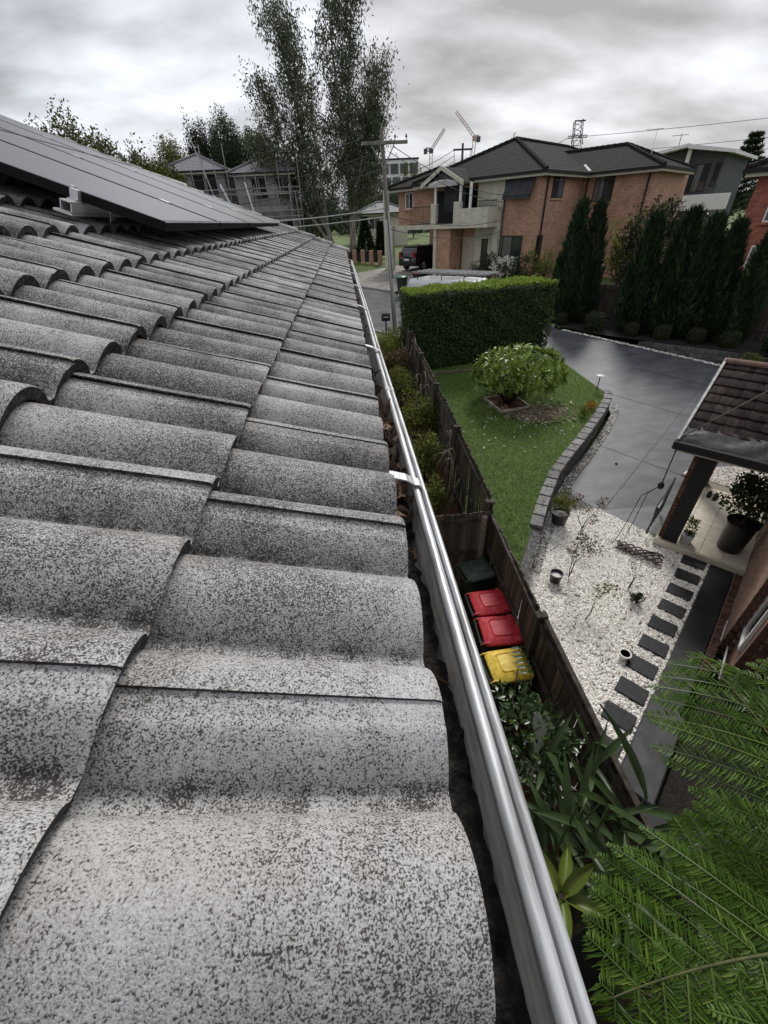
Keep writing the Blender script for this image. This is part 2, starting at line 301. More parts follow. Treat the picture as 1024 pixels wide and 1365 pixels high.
MT = dict(
    tile=tilemat(),
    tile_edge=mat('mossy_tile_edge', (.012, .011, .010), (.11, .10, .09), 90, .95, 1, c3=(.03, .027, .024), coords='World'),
    sarking=mat('sarking', (.02, .02, .02)),
    galv=mat('galvanised_steel', (.33, .325, .31), (.64, .65, .66), 7, .42, .12, c3=(.52, .525, .535), metal=.4, stretch=(10, 1.0, 10), bscale=14),
    galv_in=mat('weathered_gutter_inside', (.26, .24, .21), (.72, .71, .69), 5, .8, .1, c3=(.52, .505, .48), metal=.0, stretch=(6, 2.2, 6), contrast=(.3, .66)),
    strap=mat('bright_zinc_strap', (.55, .55, .55), (.85, .85, .84), 20, .35, .05, metal=.6),
    dirt=mat('gutter_muck', (.006, .006, .005), (.045, .038, .032), 60, .95, 1, c3=(.014, .012, .011), coords='World'),
    muck_light=mat('dried_muck', (.05, .045, .04), (.45, .43, .40), 90, .95, .6),
    deadleaf=leafmat('dead_leaves', (.035, .022, .016), (.16, .10, .065), (.30, .22, .15), .8, .05),
    render=mat('cream_render', (.44, .41, .33), (.60, .57, .47), 2.2, .9, .15, c3=(.55, .52, .42), detail=8),
    fascia=mat('grey_fascia', (.45, .44, .42), (.58, .57, .55), 6, .7),
    pv_frame=mat('black_anodised_frame', (.006, .006, .007), (.012, .012, .013), 12, .7, spec=.12),
    alu=mat('bare_aluminium', (.62, .62, .62), (.80, .80, .80), 14, .38, metal=.7),
    binbody=mat('dark_green_plastic', (.010, .016, .013), (.022, .032, .027), 9, .5, .1),
    lidg=mat('dusty_green_lid', (.035, .048, .040), (.085, .105, .092), 6, .55, .15),
    lidr=mat('red_plastic_lid', (.36, .02, .03), (.60, .085, .10), 16, .55, .3, c3=(.50, .018, .034), detail=12, contrast=(.28, .74)),
    lidy=mat('yellow_plastic_lid', (.58, .37, .012), (.84, .64, .10), 16, .55, .15),
    rubber=mat('rubber', (.012, .012, .012)),
    paling=mat('weathered_paling', (.030, .024, .019), (.155, .125, .10), 7, .92, .7, c3=(.075, .06, .048), stretch=(1, 1, .09), rnd=.42, bscale=30),
    post=mat('dark_hardwood_post', (.022, .018, .014), (.085, .07, .058), 8, .92, .6, stretch=(1, 1, .1), rnd=.3),
    mulch=mat('red_brown_mulch', (.018, .008, .005), (.17, .055, .028), 45, .95, 1, c3=(.06, .022, .013), coords='World'),
    darkmulch=mat('dark_mulch', (.006, .005, .004), (.035, .027, .02), 30, .95, 1, c3=(.014, .011, .009), coords='World'),
    soil=mat('bare_soil', (.06, .045, .028), (.20, .155, .10), 16, .95, 1, c3=(.12, .09, .058), coords='World'),
    turf=mat('turf_base', (.035, .062, .012), (.08, .13, .028), 7, .95, .8, coords='World'),
    park=mat('park_grass', (.045, .075, .014), (.13, .17, .035), .35, .95, .3, c3=(.085, .12, .024), coords='World', detail=9),
    block=mat('grey_concrete_block', (.035, .034, .032), (.16, .155, .148), 14, .92, .9, c3=(.085, .082, .078), rnd=.3),
    capstone=mat('grey_cap_stone', (.085, .082, .078), (.26, .252, .24), 12, .92, .7, c3=(.21, .204, .195), rnd=.22),
    curb=mat('brown_concrete_edging', (.07, .055, .04), (.19, .155, .12), 9, .9, .5),
    pebble=leafmat('white_pebbles', (.58, .55, .49), (.90, .88, .84), (.36, .31, .25), .7, 0),
    pebbed=mat('pebble_bed', (.05, .046, .04), (.30, .28, .25), 55, .95, 1, c3=(.14, .13, .115), coords='World'),
    drive=None,
    asphalt=mat('asphalt', (.055, .055, .056), (.105, .104, .10), 1.2, .9, .3, c3=(.08, .08, .08), coords='World', bscale=60, detail=10),
    concrete=mat('driveway_concrete', (.18, .165, .14), (.36, .335, .295), 1.1, .9, .2, c3=(.27, .25, .215), coords='World', detail=9),
    kerb=mat('kerb_concrete', (.20, .19, .17), (.33, .315, .29), 4, .9, .2),
    paver=mat('charcoal_paver', (.010, .010, .011), (.030, .030, .032), 12, .68, .35, c3=(.018, .018, .0195), rnd=.25),
    pathdark=mat('dark_painted_path', (.010, .010, .011), (.030, .030, .032), 2.2, .55, .15, c3=(.017, .017, .018), detail=9),
    slab=mat('grey_slab', (.032, .033, .036), (.085, .086, .092), 3, .6, .15, c3=(.052, .053, .057), detail=9),
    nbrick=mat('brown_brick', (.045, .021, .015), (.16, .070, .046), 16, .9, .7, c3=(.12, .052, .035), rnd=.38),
    mortar=mat('pale_mortar', (.24, .215, .18), (.36, .33, .29), 20, .95, .4),
    nwall=brickmat('brown_brick_wall', (.27, .145, .095), (.16, .080, .054), (.40, .34, .28)),
    ptile=mat('cream_porch_tile', (.64, .57, .45), (.76, .70, .58), 5, .32, .03, rnd=.06),
    ptile_j=mat('tile_grout', (.28, .25, .2)),
    rtile=mat('dark_roof_tile', (.016, .012, .011), (.060, .042, .035), 11, .85, .4, c3=(.030, .022, .019), rnd=.55, stretch=(.4, 1, 1), spec=.2),
    rcap=mat('brown_ridge_cap', (.085, .048, .034), (.17, .10, .075), 8, .8, .3),
    flash=mat('black_flashing', (.008, .009, .010), (.020, .022, .025), 5, .55, .25),
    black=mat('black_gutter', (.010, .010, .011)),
    dark=mat('dark_void', (.006, .006, .007)),
    glass_curtain=mat('curtained_window_glass', (.06, .062, .064), (.20, .20, .195), 1.5, .08, spec=.8, stretch=(7, 7, .3)),
    glass=mat('dark_window_glass', (.018, .021, .024), (.035, .038, .042), .8, .06, spec=.8),
    white=mat('white_paint', (.72, .71, .69), (.80, .79, .77), 5, .5),
    cream=mat('cream_paint', (.50, .47, .38), (.58, .55, .46), 5, .7),
    greypipe=mat('slate_grey_pipe', (.030, .036, .042), (.05, .057, .064), 8, .45),
    terracotta=mat('dark_pot', (.022, .018, .016), (.05, .04, .034), 12, .6, .1),
    blackpot=mat('black_plastic_pot', (.006, .006, .0065), (.014, .014, .015), 10, .4),
    paleplastic=mat('pale_planter', (.42, .42, .41), (.52, .52, .51), 8, .5),
    bark=mat('grey_bark', (.07, .058, .046), (.22, .19, .155), 9, .95, .8, stretch=(1, 1, .25)),
    gumbark=mat('pale_gum_bark', (.16, .135, .11), (.42, .38, .33), 3, .9, .4, stretch=(1, 1, .3)),
    darkbark=mat('dark_bark', (.018, .013, .010), (.06, .045, .034), 14, .95, .8),
    twig=mat('dry_vine_twig', (.14, .115, .09), (.34, .29, .235), 22, .95, .4),
    pole=mat('weathered_pole_timber', (.11, .10, .085), (.27, .245, .21), 6, .95, .5, stretch=(1, 1, .08)),
    wire=mat('black_cable', (.02, .02, .022)),
    wirepale=mat('pale_cable', (.36, .36, .36)),
    bwall=brickmat('orange_brick_wall', (.52, .30, .20), (.37, .195, .125), (.36, .29, .225), msize=.010),
    rwall=brickmat('red_brick_wall', (.44, .15, .095), (.29, .085, .055), (.17, .095, .07), msize=.012),
    mwall=mat('dark_timber_cladding', (.040, .042, .046), (.10, .103, .11), 3, .8, .2, stretch=(.2, .2, 10)),
    cwall=mat('grey_unpainted_blockwork', (.22, .215, .205), (.36, .35, .335), 1.2, .95, .1, detail=8),
    broof=mat('brown_tile_courses', (.012, .010, .009), (.042, .036, .032), 7, .9, .4, c3=(.022, .019, .017), stretch=(3, 3, 1), detail=9, spec=.12),
    groof=mat('grey_tile_courses', (.11, .112, .118), (.24, .243, .252), 4, .7, .2, stretch=(3, 3, 1)),
    carpaint=mat('blue_black_car_paint', (.010, .013, .019), rough=.25, coat=.8),
    vanwhite=mat('white_van_paint', (.70, .71, .72), rough=.3, coat=.5),
    chrome=mat('polished_metal', (.6, .6, .6), rough=.25, metal=.9),
    redlamp=mat('red_lamp_lens', (.28, .012, .012), rough=.2),
    garage=mat('cream_garage_door', (.42, .37, .28), (.5, .45, .35), 2, .6),
    blind=mat('charcoal_blind', (.03, .033, .036), (.055, .058, .062), 3, .85, .2),
    scaff=mat('scaffold_steel', (.20, .20, .20), (.36, .36, .35), 9, .5, metal=.4),
    scaffpale=mat('pale_scaffold_board', (.40, .38, .33), (.55, .53, .47), 6, .85),
    lattice=mat('grey_lattice_steel', (.07, .075, .082)),
    craner=mat('red_white_crane', (.50, .33, .31)),
    cranew=mat('white_crane_steel', (.45, .47, .49)),
    hoselid=mat('purple_grey_hose', (.055, .035, .04), (.12, .085, .09), 30, .8, .3),
    # leaves
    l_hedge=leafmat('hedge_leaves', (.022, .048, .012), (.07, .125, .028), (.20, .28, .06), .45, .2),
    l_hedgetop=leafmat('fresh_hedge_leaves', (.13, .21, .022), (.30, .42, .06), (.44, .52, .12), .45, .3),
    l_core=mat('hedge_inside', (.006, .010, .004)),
    l_frang=leafmat('frangipani_leaves', (.10, .17, .022), (.25, .34, .06), (.38, .44, .11), .38, .25),
    petal=leafmat('white_petals', (.62, .60, .52), (.80, .78, .72), None, .7, .2),
    l_fallen=leafmat('fallen_leaves', (.22, .17, .09), (.46, .40, .27), (.62, .58, .48), .8, .1),
    l_olive=leafmat('olive_shrub_leaves', (.06, .075, .014), (.20, .225, .04), (.36, .35, .08), .6, .25),
    l_rust=leafmat('rusty_shrub_leaves', (.055, .045, .016), (.13, .10, .035), (.20, .10, .05), .7, .2),
    l_gloss=leafmat('glossy_dark_leaves', (.014, .034, .010), (.045, .085, .020), (.14, .21, .04), .3, .15, .6),
    l_strap=leafmat('strap_leaves', (.022, .045, .014), (.06, .10, .032), None, .4, .2),
    l_lime=leafmat('lime_rosette_leaves', (.09, .135, .018), (.17, .22, .04), None, .4, .25),
    l_fern=leafmat('tree_fern_fronds', (.050, .115, .012), (.135, .245, .034), (.25, .35, .07), .45, .42),
    l_cyp=leafmat('dark_cypress', (.009, .021, .008), (.025, .050, .016), (.055, .09, .028), .75, .08),
    l_box=leafmat('box_ball_leaves', (.016, .027, .008), (.045, .065, .018), (.10, .13, .03), .6, .15),
    l_gum=leafmat('gum_leaves', (.038, .052, .026), (.10, .125, .066), (.18, .20, .12), .55, .2),
    l_dark=leafmat('dark_tree_leaves', (.012, .022, .009), (.035, .055, .020), (.07, .09, .035), .65, .15),
    l_yel=leafmat('yellow_green_leaves', (.040, .052, .012), (.11, .115, .024), (.20, .16, .045), .65, .2),
    l_photinia=leafmat('photinia_leaves', (.022, .024, .010), (.06, .055, .025), (.12, .075, .04), .6, .15),
    l_grass=leafmat('lawn_blades', (.12, .205, .022), (.22, .345, .048), (.30, .39, .085), .6, .3),
    fernstem=mat('brown_fern_stem', (.05, .055, .018), (.11, .12, .04), 20, .8),
)
def drivemat():
    m = mat('painted_driveway', (.050, .053, .058), (.135, .14, .15), 1.3, .46, .25, c3=(.085, .089, .097), coords='World', detail=14, bscale=70, contrast=(.28, .70), stretch=(1, 1.8, 1))
    return m
MT['drive'] = drivemat()

# ------------------------------------------------------------------ the tiled roof the photograph is taken from
PIT = math.atan2(.1047, .2727); CP, SP = math.cos(PIT), math.sin(PIT); EXPO = .32
E0 = np.array([.060, 0, -.492])       # valley of the lowest tile edge
def roofpt(t, y, n=0): return E0+np.array([-CP*t+SP*n, y, SP*t+CP*n])       # t up the slope, n off the plane
house = thing('tiled_house', 'house under a lichen-speckled grey concrete tile roof with a galvanised gutter along its edge', 'house', (-.45, 4, -6.1))
Y0, Y1 = -.825, 8.9
b = M(); b.box(-9, -.47, -3, Y1-.25, -6.1, -.68); b.build('wall', MT['render'], house)
r = M()
for t0, t1 in ((.02, 5.2),):
    A = [roofpt(t0, Y0, -.025), roofpt(t0, Y1-.05, -.025), roofpt(t1, Y1-.05, -.025), roofpt(t1, Y0, -.025)]
    r.poly(A); top = A[2][0]; r.poly([A[3], A[2], A[2]+np.array([-5.0, 0, -1.95]), A[3]+np.array([-5.0, 0, -1.95])])
roof = r.build('roof', MT['sarking'], house)
b = M(); b.box(-.045, -.02, Y0, Y1-.1, -.72, -.545); b.box(-.47, -.045, Y0, Y1-.1, -.70, -.685); b.build('fascia', MT['fascia'], house)
# one tile: two rolls, a raised side lap, a thick rounded nose
def rollh(y):
    s = (y/.15) % 1.0; a = np.clip((s-.07)/.86, 0, 1)
    return .047*np.power(np.sin(math.pi*a), .62)
def tile_mesh(ny, lean):
    ys = np.linspace(-.078, .226, ny); hh = rollh(ys)+.0026*np.clip((-.015-ys)/.05, 0, 1)**.5
    hh = hh-np.where(ys > .2, .003, 0)
    xs = [(0, -.006), (-.0008, -.0018), (.0025, .0003), (.008, .0012), (.06, .001), (.16, 0), (.26, 0), (.36, 0)]   # distance up the slope, drop of the nose
    tilt = .030/EXPO
    P = np.zeros((len(xs), ny, 3))
    for i, (x, d) in enumerate(xs):
        P[i, :, 0] = -x-.034*SP/CP-hh*SP/CP*lean; P[i, :, 1] = ys; P[i, :, 2] = hh+d+.030-tilt*x
    m = M(); m.grid(P[:, ::-1]); n0 = (len(xs)-1)*(ny-1)
    under = np.zeros((2, ny, 3)); under[0] = P[0]; under[1, :, 1] = ys; under[1, :, 2] = hh+.004
    under[1, :, 0] = P[0, :, 0]-.004
    m.grid(under)
    side = np.zeros((len(xs), 2, 3)); side[:, 0] = P[:, 0]; side[:, 1] = P[:, 0]-np.array([0, 0, .004]); m.grid(side)
    me = m.data('roof_tile', MT['tile'], True); me.materials.append(MT['tile_edge'])
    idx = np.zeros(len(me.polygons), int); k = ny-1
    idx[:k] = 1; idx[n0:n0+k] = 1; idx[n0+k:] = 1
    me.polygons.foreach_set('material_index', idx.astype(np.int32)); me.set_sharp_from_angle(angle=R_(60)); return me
TL, TM, TE, TF = tile_mesh(64, -.2), tile_mesh(26, -.2), tile_mesh(64, .7), tile_mesh(26, .7)
rest = []
for k in range(15):
    for i in range(-2, 31):
        y = .3*i; loc = roofpt(k*EXPO, y, .0)
        if y+.3 > Y1+.12: continue
        if k < 9:
            piece('roof_tile', (TE if i < 9 else TF) if k == 0 else TL if (k < 3 and i < 9) else TM, roof, loc+np.array([0, 0, random.uniform(-.0015, .0015)]), (random.uniform(-.004, .004), PIT+random.uniform(-.006, .006), random.uniform(-.003, .003)))
        else: rest.append(loc)
mm = M(); ys = np.linspace(-.078, .226, 14); hh = rollh(ys)
for loc in rest:
    P = np.zeros((3, 14, 3))
    for i, (x, z) in enumerate(((0, .02), (0, .034), (.36, 0))):
        P[i, :, 0] = loc[0]-x*CP+SP*(hh+z); P[i, :, 1] = loc[1]+ys; P[i, :, 2] = loc[2]+x*SP+CP*(hh+z)
    mm.grid(P[:, ::-1])
mm.build('upper_roof_tiles', MT['tile'], roof, True, kind='stuff')
# verge capping over the far gable end
vc = M()
for k in range(15):
    a = roofpt(k*EXPO-.02, Y1+.04, .075); bb = roofpt(k*EXPO+.34, Y1+.04, .05)
    rings = []
    for p in (a, bb):
        rings.append([p+np.array([SP*.05*math.sin(q), .11*math.cos(q), CP*.05*math.sin(q)]) for q in np.linspace(0, math.pi, 9)]+[p+np.array([0, -.11, -.05]), p+np.array([0, .11, -.08])][::1])
    rr = [[*x[:9], x[9], x[10]] for x in rings]
    me = M().loft(rr).data('verge_cap', MT['tile'], True, a)
    piece('verge_cap', me, house, a)
# gutter: trough, rolled bead, outer lip
GP = [(.0, -.555), (.0, -.660), (.013, -.675), (.106, -.675), (.117, -.666), (.1245, -.578)]
GP += [(.1345-.0097*math.cos(a), -.5665+.0097*math.sin(a)) for a in np.linspace(-.5, math.pi+.3, 12)]
GP += [(.1445, -.590), (.1472, -.590)]+[(.1540-.0068*math.cos(a), -.568+.0068*math.sin(a)) for a in np.linspace(-.3, math.pi+.2, 9)]+[(.1612, -.60), (.157, -.665), (.150, -.704), (.013, -.704)]
def gut(pts, closed, y0, y1, n):
    yy = np.linspace(y0, y1, n); P = np.zeros((n, len(pts), 3))
    for j, (x, z) in enumerate(pts): P[:, j, 0] = x; P[:, j, 1] = yy; P[:, j, 2] = z
    P[:, :, 0] += .0015*np.sin(yy*2.1)[:, None]; P[:, :, 2] += .0015*np.sin(yy*1.3+1)[:, None]
    return P
g = M(); g.grid(gut(GP[5:], False, Y0, 8.8, 40)); gutter = g.build('gutter', MT['galv'], house, True)
g = M(); g.grid(gut(GP[:6], False, Y0, 8.8, 40)); g.build('gutter_lining', MT['galv_in'], gutter, True)
g2 = np.array(GP[5:]); tn = np.gradient(g2, axis=0); nm_ = np.stack([-tn[:, 1], tn[:, 0]], 1); nm_ /= np.linalg.norm(nm_, axis=1, keepdims=True); g2 = g2+nm_*.0012
for yj in (1.62, 5.05):
    m = M(); m.grid(gut([tuple(q) for q in g2], False, yj, yj+.045, 3)); m.build('gutter_joint', MT['galv_in'], gutter, True)
# black muck in the trough, ragged edge
n = 700; yy = np.linspace(Y0, 8.8, n); P = np.zeros((n, 9, 3))
edge = .1165+.005*np.sin(yy*7)+.006*np.sin(yy*23+1)+.004*RNG.normal(size=n)
edge = np.where(yy > 1.1, edge-.02*np.clip((yy-1.1)/1.2, 0, 1), edge)
for j in range(9):
    f = j/8; P[:, j, 0] = f*edge+.001; P[:, j, 1] = yy; P[:, j, 2] = -.622-.022*f**2+.007*RNG.normal(size=n)*(1 if 0 < j < 8 else .25)
m = M(); m.grid(P); m.build('gutter_muck', MT['dirt'], gutter, True, kind='stuff')
m = M(); nL = 330; yl = np.concatenate([RNG.uniform(.75, 1.55, 250), RNG.uniform(-.6, 6, 80)])
Pl = np.stack([RNG.uniform(.03, .11, nL), yl, -.616+RNG.random(nL)*.035], 1); m.add(*leaf_arrays(Pl, rdir(nL, .2), rdir(nL, .6), RNG.uniform(.035, .07, nL), RNG.uniform(.018, .034, nL), .22))
m.build('dead_leaves', MT['deadleaf'], None, kind='stuff')
# zinc straps across the gutter
for yb in (.88, 2.22, 3.5, 4.8, 6.1, 7.3, 8.5):
    m = M(); rings = []
    for x, z in ((q*1.1, r*1.1) for q, r in ((.03, -.470), (.07, -.476), (.100, -.486), (.119, -.499), (.129, -.501), (.135, -.507), (.137, -.518))):
        rings.append([(x, yb-.017, z), (x, yb+.017, z), (x+.002, yb+.017, z+.003), (x+.002, yb-.017, z+.003)])
    m.loft(rings); m.build('gutter_strap', MT['galv'], gutter)

# ------------------------------------------------------------------ solar panels on rails
def pvmat():
    m = bpy.data.materials.new('dusty_solar_glass'); m.use_nodes = True; t = m.node_tree; b = t.nodes['Principled BSDF']; L = t.links.new
    tcn = t.nodes.new('ShaderNodeTexCoord'); mp = t.nodes.new('ShaderNodeMapping'); mp.inputs['Scale'].default_value = (4, 42, 1); L(tcn.outputs['Object'], mp.inputs[0])
    n = t.nodes.new('ShaderNodeTexNoise'); n.inputs['Scale'].default_value = 2.4; n.inputs['Detail'].default_value = 9; n.inputs['Roughness'].default_value = .72; L(mp.outputs[0], n.inputs[0])
    rp = t.nodes.new('ShaderNodeValToRGB'); L(n.outputs['Fac'], rp.inputs[0]); e = rp.color_ramp.elements; e[0].position = .38; e[1].position = .66; e[0].color = (.045, .046, .051, 1); e[1].color = (.125, .127, .133, 1)
    L(rp.outputs[0], b.inputs['Base Color']); r2 = t.nodes.new('ShaderNodeMapRange'); L(n.outputs['Fac'], r2.inputs[0]); r2.inputs[1].default_value = .3; r2.inputs[2].default_value = .7; r2.inputs[3].default_value = .24; r2.inputs[4].default_value = .42
    L(r2.outputs[0], b.inputs['Roughness']); b.inputs['Specular IOR Level'].default_value = .45
    return m
MT['pv'] = pvmat()
PW, PL = 1.06, 1.72; OFF = .185; T0 = (.0695+.86)/CP
ordn = ['first', 'second', 'third', 'fourth']
for row in range(2):
    for i in range(4):
        y = 2.37+i*PW; c = roofpt(T0+row*(PL+.02), y, OFF)
        lab = f'{ordn[i]} black-framed solar panel from the near end of the {"lower" if row == 0 else "upper"} row on the tiled roof'
        t = thing('solar_panel', lab, 'solar panel', c, group='solar panels on the tiled roof'); t.rotation_euler = (0, PIT, 0)
        o = c
        def loc(V): return V+o
        m = M(); s = .012
        for a in ((-PL, 0, 0, .024), (-PL, 0, PW-.03-.012, PW-.03), (-.02, 0, .024, PW-.024), (-PL, -PL+.02, .024, PW-.024)):
            m.box(*a, -.038, 0.0, T=loc)
        m.build('frame', MT['pv_frame'], t)
        m = M(); m.box(-PL+.02, -.02, .012, PW-.042, -.008, -.001, T=loc); m.build('glass', MT['pv'], t)
        m = M(); m.box(-.003, .0015, .0, PW-.03, -.003, .001, T=loc); m.build('edge_trim', MT['scaff'], t)
        if i:
            m = M(); m.box(-PL*.78-.03, -PL*.78+.03, -.034, .012, -.01, .006, T=loc); m.box(-PL*.2-.03, -PL*.2+.03, -.034, .012, -.01, .006, T=loc); m.build('mid_clamp', MT['alu'], t)
for nm, tt, lab in (('mounting_rail', T0+.36, 'bare aluminium mounting rail poking out under the near edge of the lower solar panels'), ('mounting_rail', T0+1.35, 'second aluminium mounting rail under the lower solar panels, higher up the roof')):
    c = roofpt(tt, 2.27, OFF-.04); t = thing(nm, lab, 'rail', c, group='solar mounting rails'); t.rotation_euler = (0, PIT, 0)
    def loc(V): return V+c
    m = M()
    for a in ((-.022, .022, -.006, -.001), (-.022, .022, -.043, -.039), (-.022, -.018, -.039, -.006), (.018, .022, -.043, -.001), (-.05, .022, -.052, -.0435)): m.box(a[0], a[1], 0, 4.4, a[2], a[3], T=loc)
    m.build('channel', MT['alu'], t)
    m = M(); m.box(-.016, .016, .07, .098, -.001, .042, T=loc); m.box(-.016, .016, .045, .075, -.001, .006, T=loc); m.box(-.008, .008, .062, .082, .046, .054, T=loc); m.build('end_clamp', MT['alu'], t)
    for yy_ in (.35, 2.0, 3.7):
        m = M(); m.box(.022, .027, yy_, yy_+.04, -.13, -.005, T=loc); m.box(-.06, .027, yy_, yy_+.04, -.136, -.13, T=loc); m.build('roof_foot', MT['alu'], t)
# ------------------------------------------------------------------ ground sheets
def sheet(name, pts, mt, off=0., zf=None, kind='structure', step=None):
    """a polygon draped over the lie of the land"""
    bm = bmesh.new(); vs = [bm.verts.new((p[0], p[1], 0)) for p in pts]; bm.faces.new(vs)
    for yb in [7.7, 20, 45]+(list(np.arange(min(p[1] for p in pts), max(p[1] for p in pts), step)) if step else []):
        bmesh.ops.bisect_plane(bm, geom=bm.verts[:]+bm.edges[:]+bm.faces[:], plane_co=(0, yb, 0), plane_no=(0, 1, 0))
    bmesh.ops.recalc_face_normals(bm, faces=bm.faces[:])
    for v in bm.verts: v.co.z = float((zf or (lambda x, y: H(x, y)))(v.co.x, v.co.y))+off
    bm.normal_update()
    if sum(f.normal.z for f in bm.faces) < 0: bmesh.ops.reverse_faces(bm, faces=bm.faces[:])
    me = bpy.data.meshes.new(name); bm.to_mesh(me); bm.free(); me.materials.append(mt)
    ob = bpy.data.objects.new(name, me); COL.objects.link(ob)
    if kind: ob['kind'] = kind
    return ob
def P2(u, v): p = uvw(u, v); return (p[0], p[1])
sheet('ground', [(-900, -60), (900, -60), (900, 1400), (-900, 1400)], MT['park'], -.03, lambda x, y: H(x, y)-(.30 if y < 21 else 0))
STREET = [P2(15.4, -80), P2(15.4, -14.5), P2(16.6, -9.5), P2(21.4, -9.2), P2(22.7, -12), P2(22.7, -80)]
sheet('street', STREET, MT['asphalt'], .0, step=3)
LAWN_EDGE = [(2.97, 5.61), (3.33, 6.17), (3.71, 6.85), (4.19, 7.62), (4.79, 8.49), (5.30, 9.07), (6.21, 10.03), (7.47, 11.42), (8.30, 12.45), (8.56, 12.95)]
DRV = [(5.2, 8.72), (6.36, 6.91), P2(9.35, 2.5), P2(20.85, 2.5), P2(20.85, -8.6), P2(21.4, -9.2), P2(16.6, -9.5), (8.0, 18.0), (8.45, 16.2), (8.5, 14.7), (8.72, 13.0), (8.44, 12.1), (7.6, 11.05), (6.4, 9.9), (5.6, 9.2)]
sheet('driveway', DRV, MT['drive'], .03, step=1.0)
LAWNP = [(2.25, 5.1), (2.75, 5.2)]+[(x+.0, y) for x, y in LAWN_EDGE]+[(8.5, 14.7), (8.45, 16.2), (8.2, 17.4), (2.25, 16.9)]
LZ = lambda x, y: max(LAWN(y), float(H(x, y))+.045)
sheet('lawn', LAWNP, MT['turf'], 0, LZ, step=.8)
sheet('garden_bed', [(-.4, 5.45), (2.19, 5.45), (2.19, 19.6), (-.4, 19.6)], MT['mulch'], 0, lambda x, y: -5.75+.085*(y-5.4), step=1)
sheet('grass_verge', [(-30, 19.6), (2.3, 19.6), P2(15.2, -14.6), P2(15.2, -80), (-60, 30)], MT['park'], .03)
sheet('side_yard', [(-.46, -3), (2.19, -3), (2.19, 5.5), (-.46, 5.5)], MT['mulch'], .06)
sheet('pebble_bed', [(2.21, 1.2), (2.21, 5.2), (2.97, 5.6), (3.6, 6.3), (4.4, 7.6), (5.15, 8.75), (6.36, 6.93), P2(9.3, -.6), P2(8.97, -.6), P2(8.97, .47), P2(2.0, .47)], MT['pebbed'], .035)
sheet('back_pebble_bed', [P2(12.3, -.9), P2(15.5, -.9), P2(15.5, .9), P2(12.3, .9)], MT['pebbed'], .04, lambda x, y: -5.98)
sheet('cypress_bed', [P2(21.25, -9), P2(21.25, 6), P2(25.5, 6), P2(25.5, -9)], MT['darkmulch'], 0, lambda x, y: max(-4.70, float(H(x, y))+.05), step=1)
sheet('verge_far', [P2(22.85, -80), P2(22.85, -12.2), P2(29.4, -12.2), P2(29.4, -80)], MT['park'], .03)
sheet('concrete_apron', [P2(22.8, -29.5), P2(22.8, -20.6), P2(24.3, -19.6), P2(34, -19.6), P2(34, -28.3), P2(27.2, -28.6), P2(24.6, -28.9)], MT['concrete'], .06)
sheet('side_bed', [(2.24, -3), (2.24, 1.25), P2(2.0, .47), P2(3.4, .47), P2(3.5, .95), P2(5.9, 1.0), P2(6.0, 2.6), P2(2.6, 2.7), P2(1, 3)], MT['darkmulch'], .03)
# kerbs
for nm, u0, u1, v0, v1 in (('kerb', 22.68, 22.85, -80, -12.2), ('kerb', 15.25, 15.4, -80, -14.6)):
    m = M(); n = 30; rings = []
    for v in np.linspace(v0, v1, n):
        rings.append([np.append(uvw(u, v)[:2], H(0, uvw(u, v)[1])+z) for u, z in ((u0, -.1), (u0, .10), (u0+.02, .12), (u1-.02, .12), (u1, .10), (u1, -.1))])
    m.loft(rings); m.build(nm, MT['kerb'], kind='structure')
m = M()
for u in (12.3, 15.8, 18.6):
    for a, b in ((-3.2 if u < 15 else -4.4, -1.9), (-1.9, .6), (.6, 2.4)):
        vv = np.linspace(a, b, 8); m.grid(np.array([[np.append(uvw(u+du, v)[:2], float(H(*uvw(u+du, v)[:2]))+.036) for v in vv] for du in (0, .02)]))
for v in (-1.9, .6):
    uu = np.linspace(9.6, 20.7, 24); m.grid(np.array([[np.append(uvw(u, v+dv)[:2], float(H(*uvw(u, v+dv)[:2]))+.038) for u in uu] for dv in (0, .02)]))
m.build('driveway_joints', MT['slab'], None, kind='structure')
# ------------------------------------------------------------------ white pebbles as real stones
def pebbles(name, poly, n, zf, size=.026, label=None):
    from mathutils.geometry import intersect_point_tri_2d
    A = np.array(poly); mn, mxx = A.min(0), A.max(0); pts = []
    P = RNG.uniform(mn, mxx, (n*3, 2)); x, y = P[:, 0], P[:, 1]; ins = np.zeros(len(P), bool); j = len(A)-1
    for i in range(len(A)):
        c = ((A[i, 1] > y) != (A[j, 1] > y)) & (x < (A[j, 0]-A[i, 0])*(y-A[i, 1])/(A[j, 1]-A[i, 1]+1e-12)+A[i, 0]); ins ^= c; j = i
    P = P[ins][:n]; n = len(P); z = np.array([zf(a, b) for a, b in P])
    base = np.array([(1, 0, 0), (.3, 1, 0), (-.9, .45, 0), (-.6, -.8, 0), (.55, -.9, 0), (.05, .02, .62)], float)
    F0 = np.array([(0, 1, 5), (1, 2, 5), (2, 3, 5), (3, 4, 5), (4, 0, 5)])
    a = RNG.random(n)*6.283; s = size*(.55+.85*RNG.random(n)); el = .6+.4*RNG.random(n)
    B = base[None]*np.stack([s, s*el, s*(.6+.7*RNG.random(n))], 1)[:, None]+RNG.normal(size=(n, 6, 3))*s[:, None, None]*.12
    ca, sa = np.cos(a)[:, None], np.sin(a)[:, None]
    V = np.stack([B[:, :, 0]*ca-B[:, :, 1]*sa+P[:, :1], B[:, :, 0]*sa+B[:, :, 1]*ca+P[:, 1:], B[:, :, 2]+z[:, None]], -1)
    m = M(); m.add(V.reshape(-1, 3), (F0[None]+np.arange(n)[:, None, None]*6).reshape(-1, 3)); return m.build(name, MT['pebble'], kind='stuff')
YARDZ = lambda x, y: -6.08
